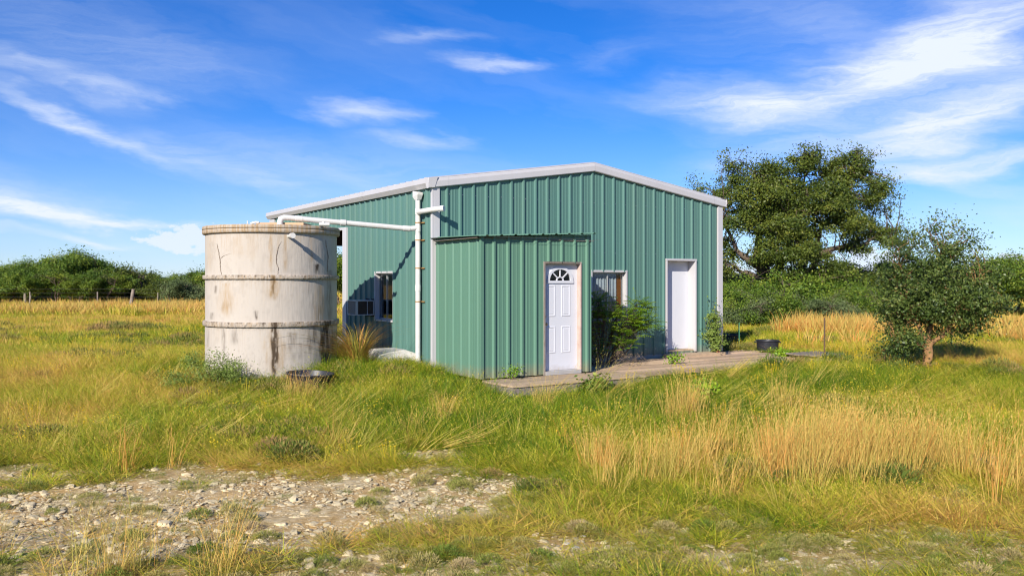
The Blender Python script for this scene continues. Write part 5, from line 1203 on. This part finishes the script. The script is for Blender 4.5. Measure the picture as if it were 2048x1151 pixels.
# taller orange grass at the far edges of the field
df = [proto('e', 71+i, 26, .35, .55, 1.1, .026, .14, .5, GD, seg=4) for i in range(3)]
def farb(n, r):
    y1 = r.uniform(44, 58, n); x1 = r.uniform(-32, -14, n); k = (fbm(x1, y1, 161, 3.)+.12*smooth(-26, -17, x1)) > .62
    y2 = r.uniform(24, 33, n); x2 = r.uniform(6, 19, n); k2 = (fbm(x2, y2, 171, 1.5)+.12*smooth(25, 31, y2)-.10*smooth(12.5, 15, x2)-.3*smooth(.335, .29, x2/y2)) > .60
    return np.r_[x1[k], x2[k2]], np.r_[y1[k], y2[k2]]
x, y = farb(3400, rng); k = ~blocked(x, y); x, y = x[k], y[k]; n = len(x)
scatter('orange_field_grass', df, np.c_[x, y, gz(x, y)], rng.integers(0, 3, n), euler_lean(n, rng, .16, 0, .1), np.c_[np.ones(n), np.ones(n), rng.uniform(.4, .9, n)], np.clip(rng.normal(size=n)*.25+.42, 0, 1))
# low grey-green cushions on the stony ground
cp = [cushion('c', 81+i, 1000, .15, .10, GC, .024) for i in range(3)]+[proto('c', 91+i, 190, .13, .05, .17, .0028, .50, 1.0, GC) for i in range(4)]
x, y = sample(5600, 5.5, 13, rng, 1.15, .7); b_ = bare(x, y)
dens = np.where(b_ > .55, .13, .40*smooth(9.6, 7.6, y)+.04)+.30*smooth(7.3, 6.5, y); k = (rng.random(len(x)) < dens) & ~blocked(x, y); x, y = x[k], y[k]; n = len(x); s_ = rng.uniform(.35, 1.0, n)
scatter('cushion_plants', cp, np.c_[x, y, gz(x, y)], rng.integers(0, 7, n), np.c_[rng.normal(size=n)*.08, rng.normal(size=n)*.08, rng.uniform(0, 6.28, n)], np.c_[s_, s_, s_*rng.uniform(.7, 1.2, n)], np.clip(.46+.22*rng.normal(size=n), 0, 1))
# brown and dull green weed mats between the grass
GW = leafmat('brown_weed_mats', [(0, (.09, .14, .02)), (.4, (.19, .20, .04)), (.7, (.30, .22, .07)), (1, (.38, .23, .10))], .15, .8, inst=True, big=.2, bscale=1.5)
wp_ = [cushion('w', 181+i, 620, .26, .17, GW, .040) for i in range(3)]
x, y = sample(5200, 8.6, 34, rng, 1.1, .7); k = (fbm(x, y, 191, 1.3) > .605) & ~blocked(x, y) & (bare(x, y) < .3); x, y = x[k], y[k]; n = len(x); s_ = rng.uniform(.6, 1.5, n)*(1+.02*np.maximum(y-12, 0))
scatter('weed_mats', wp_, np.c_[x, y, gz(x, y)], rng.integers(0, 3, n), np.c_[rng.normal(size=n)*.1, rng.normal(size=n)*.1, rng.uniform(0, 6.28, n)], np.c_[s_, s_, s_*rng.uniform(.7, 1.3, n)], np.clip(.45+.28*rng.normal(size=n), 0, 1))
# yellow flower heads
fp = [flower('y', 95+i, 9, .16, .33, GF) for i in range(2)]
x, y = sample(1300, 8.8, 40, rng, 1.0, .6); k = (fbm(x, y, 181, 1.6) > .52) & (bare(x, y) < .2) & ~blocked(x, y); x, y = x[k], y[k]; n = len(x)
s_ = 1+.035*np.maximum(y-10, 0)
scatter('yellow_wildflowers', fp, np.c_[x, y, gz(x, y)], rng.integers(0, 2, n), np.c_[np.zeros((n, 2)), rng.uniform(0, 6.28, n)], np.c_[s_, s_, rng.uniform(.8, 1.15, n)], rng.random(n))
# loose stones on the bare ground
sp = [stone('s', 101+i, f_) for i, f_ in enumerate((.35, .5, .65, .3, .45))]
x, y = sample(80000, 5.4, 12.5, rng, 1.15, .7); b_ = bare(x, y); k = (rng.random(len(x)) < b_*.95) & (b_ > .10); x, y = x[k], y[k]; n = len(x)
s_ = np.clip(.0085*np.exp(rng.normal(size=n)*.75), .004, .055)
scatter('gravel', sp, np.c_[x, y, gz(x, y)+.006], rng.integers(0, 5, n), np.c_[rng.normal(size=(n, 2))*.18, rng.uniform(0, 6.28, n)], np.c_[s_*1.1, s_*1.1, s_*.75], rng.random(n))
# larger stones, one by one
def rock_mesh(seed, flat):
    rng = np.random.default_rng(seed); n1, n2 = 9, 14; V = []
    for i in range(n1+1):
        for k in range(n2):
            th = pi*i/n1; ph = 2*pi*k/n2; d = np.array([sin(th)*cos(ph), sin(th)*sin(ph), cos(th)]); r = 1+.45*(fbm(d[0]*1.3+seed, d[1]*1.3+d[2], 5, .9)-.5)*2*.6
            q = d*r; q[2] = np.clip(q[2], -.6, .62); V.append(q*[1, .75, flat])
    Fc = [(i*n2+k, i*n2+(k+1) % n2, (i+1)*n2+(k+1) % n2, (i+1)*n2+k) for i in range(n1) for k in range(n2)]
    return V, [f[::-1] for f in Fc]
RK = []
for i in range(5):
    V, Fc = rock_mesh(200+i, (.35, .5, .3, .45, .6)[i]); me = bpy.data.meshes.new('rock'); me.from_pydata([tuple(map(float, q)) for q in V], [], Fc); me.update(); me.materials.append(MT['rock']); RK.append(me)
GRK = 'loose limestone rocks lying on the stony strip'
def rock(px_, py_, size, lab, grp=GRK, m=None, i=None):
    Y = 2.14*F/(py_-HOR); X = (px_-1024)/F*Y; r_ = random.Random(int(px_*7+py_)); o = bpy.data.objects.new('limestone_rock', RK[i if i is not None else r_.randrange(5)]); COL.objects.link(o)
    s_ = size*Y/F*.43; o.location = (X, Y, float(gz(X, Y))+s_*.02); o.scale = (s_, s_, s_); o.rotation_euler = (r_.uniform(-.15, .15), r_.uniform(-.15, .15), r_.uniform(0, 6.2))
    if m: o.material_slots[0].link = 'OBJECT'; o.material_slots[0].material = m
    tag(o, lab, 'rock', grp)
GEN = 'pale flat limestone rock lying among the gravel of the bare stony strip'
RL = {(700, 1118): 'large pale rock among the cushion plants at the bottom right of the stony strip', (520, 1030): 'broad flat pale slab in the middle of the stony strip', (450, 1022): 'flat slab just left of the broadest one in the middle of the stony strip', (330, 1050): 'thick pale rock in the lower left part of the stony strip', (22, 1050): 'pale rock at the left edge of the stony strip',
      (300, 1118): 'pale rock at the bottom left below the stony strip', (295, 1028): 'flat rock above the thick pale rock in the left part of the stony strip', (168, 1068): 'rounded pale rock in the low weeds left of the thick pale rock', (725, 955): 'flat rock at the upper edge of the stony strip near its right end', (950, 1130): 'pale rock at the bottom edge just left of centre', (250, 1142): 'small pale rock at the very bottom left'}
for (a_, b_, s_) in ((168, 1068, 34), (295, 1028, 34), (22, 1050, 40), (190, 986, 22), (330, 1050, 44), (300, 1118, 40), (318, 1100, 30), (500, 1065, 30), (560, 1048, 34), (610, 1022, 26), (640, 1010, 24), (700, 1002, 24), (780, 1012, 24), (450, 1022, 44), (520, 1030, 50), (388, 1040, 30), (60, 1012, 30), (120, 1025, 26), (240, 1002, 22), (420, 1000, 24),
                     (700, 1118, 44), (725, 955, 26), (690, 950, 20), (880, 1070, 26), (845, 1092, 34), (925, 1100, 24), (950, 1130, 30), (865, 1140, 34), (960, 1088, 22), (760, 1088, 26), (620, 1120, 30), (250, 1142, 26), (490, 1118, 26), (350, 1000, 20), (575, 1005, 20), (655, 1048, 28)):
    rock(a_, b_, s_, RL.get((a_, b_), GEN))
rock(1132, 1088, 18, 'whitest small stone in the weeds at the bottom centre', None, MT['whiterock'], 4); rock(1152, 1096, 22, 'white stone next to the whitest one at the bottom centre', None, MT['whiterock'], 1); rock(1166, 1071, 14, 'small round white stone above the pair at the bottom centre', None, MT['whiterock'], 4)
rock(1186, 1117, 20, 'flat pale stone below the white pair at the bottom centre', None); rock(1568, 1116, 26, 'pale stone on the brown soil patch at the bottom right', None, MT['whiterock'], 1); rock(1042, 1130, 26, 'pale flat stone at the bottom edge left of centre', None); rock(1107, 1043, 12, 'tiny pale stone in the low weeds below the middle', None, MT['whiterock'])
rock(1540, 1100, 18, 'small tan stone left of the pale one on the brown soil patch', None); rock(1600, 1096, 16, 'small tan stone right of the pale one on the brown soil patch', None); rock(1140, 1140, 20, 'tan stone at the bottom edge below the white stones', None)

# ornamental clump of long arching dry grass by the side wall
rng = np.random.default_rng(5); t0 = ab(-1.15, .55, 0); V = []; Fc = []; T = []
cl_ = thing('dry_grass_clump', 'orange-brown clump of long arching grass between tank and building', 'grass clump', (t0[0]-.15, t0[1]-.2, float(gz(*t0[:2]))))
def arch(V, Fc, T, b, dr, h, rch, w, tn, seg=9):
    sv = np.cross(dr, [0, 0, 1.]); k0 = len(V)
    for s_ in range(seg+1):
        t = s_/seg; p = b+np.array([0, 0, h*(t*1.55-.62*t*t*1.15)])+dr*rch*t**1.6; ww = w*(1-t*.8)*.5; V += [p-sv*ww, p+sv*ww+[0, 0, .001]]
    for s_ in range(seg): k = k0+2*s_; Fc.append((k, k+1, k+3, k+2)); T.append(tn)
for i in range(620):
    a = rng.uniform(0, 2*pi) if i % 3 else rng.normal()*.5+pi*.95; r = .14*sqrt(rng.random()); arch(V, Fc, T, np.array([r*cos(a), r*sin(a), 0]), np.array([cos(a+rng.normal()*.3), sin(a+rng.normal()*.3), 0]), rng.uniform(.45, 1.1), rng.uniform(.3, 1.35)*(1.25 if cos(a) < -.3 else .7), .011, rng.uniform(.35, 1.0) if i % 4 else .2)
m_ = leafmat('arching_grass_blades', [(0, (.14, .22, .02)), (.35, (.42, .36, .06)), (.7, (.52, .30, .07)), (1, (.46, .19, .06))], .25, .6, big=.05)
link('blades', V, Fc, m_, cl_, tone=T)

# ------------------------------------------------------------------ posts and wire fence
def tpost(name, label, x, y, h, m, rz=0, lean=(0, 0), grp=None, zoff=0):
    t = thing(name, label, 'post', (x, y, float(gz(x, y))-.1+zoff), rz, grp); t.rotation_euler = (lean[0], lean[1], rz)
    mb = MB().box(-.017, .017, -.003, .003, 0, h).box(-.003, .003, .0031, .024, 0, h); mb.build('stake', m, t)
    for k in range(int(h/.12)): MB().box(-.008, .008, -.012, -.0041, .15+k*.11, .17+k*.11).build('stud', m, t)
    return t
tpost('steel_post', 'rusty thin steel post standing just right of the deck end', px(1649, 0, 19.6)[0], 19.6, 1.12, MT['steelpost'])
tpost('steel_post', 'green steel post behind the right corner of the building', px(1478, 0, 23.6)[0], 23.6, .80, MT['greenpost'])
tpost('steel_post', 'dark thin steel post in the shade behind the small oak', px(1903, 0, 22)[0], 22, 1.0, MT['steelpost'])
def wpost(label, x_, Y, top, bot, r, lean=0., m='post', grp='posts of the wire fence at left'):
    X = at(x_, Y); zt = CAMZ-(top-HOR)/F*Y; z0 = float(gz(X, Y)); t = thing('fence_post', label, 'post', (X, Y, z0-.3), 0, grp); rng = np.random.default_rng(abs(int(x_)))
    h = zt-z0+.3; autosmooth(MB().tube([(0, 0, 0), (lean*.5+rng.normal()*.01, 0, h*.5), (lean, 0, h)], [r*1.08, r, r*.9], 9).build('shaft', MT[m], t)); return t
wpost('thick leaning grey wooden fence post in the orange grass', 258, 55, 578, 625, .105, .28)
wpost('wooden fence post at the far left behind the grass', 50, 61, 586, 615, .10); wpost('thin grey fence stake beside the post at far left', 60, 60, 583, 612, .045); wpost('leaning thin stake crossing the far left posts', 56, 56, 590, 632, .03, .2)
wpost('thin grey stake left of the leaning fence post', 195, 60, 583, 610, .05); wpost('thin grey stake near the tank in the tree line', 316, 60, 585, 605, .045); wpost('fence post hidden behind the tank', 470, 60, 584, 610, .06); wpost('fence post beyond the left edge of the photo', -60, 60, 584, 612, .08)
wf = thing('fence_wire', 'thin wires of the fence at left strung post to post', 'wire', (at(195, 60), 60.2, float(gz(-29, 60))))
for z in (.45, .75, 1.05, 1.3):
    MB().tube([(at(-60, 60)-at(195, 60), -.1, z), (at(60, 60)-at(195, 60), -.1, z-.02), (0, -.1, z), (at(316, 60)-at(195, 60), -.1, z-.02), (at(470, 60)-at(195, 60), -.1, z)], .0028, 4).build('wire', MT['wire'], wf)
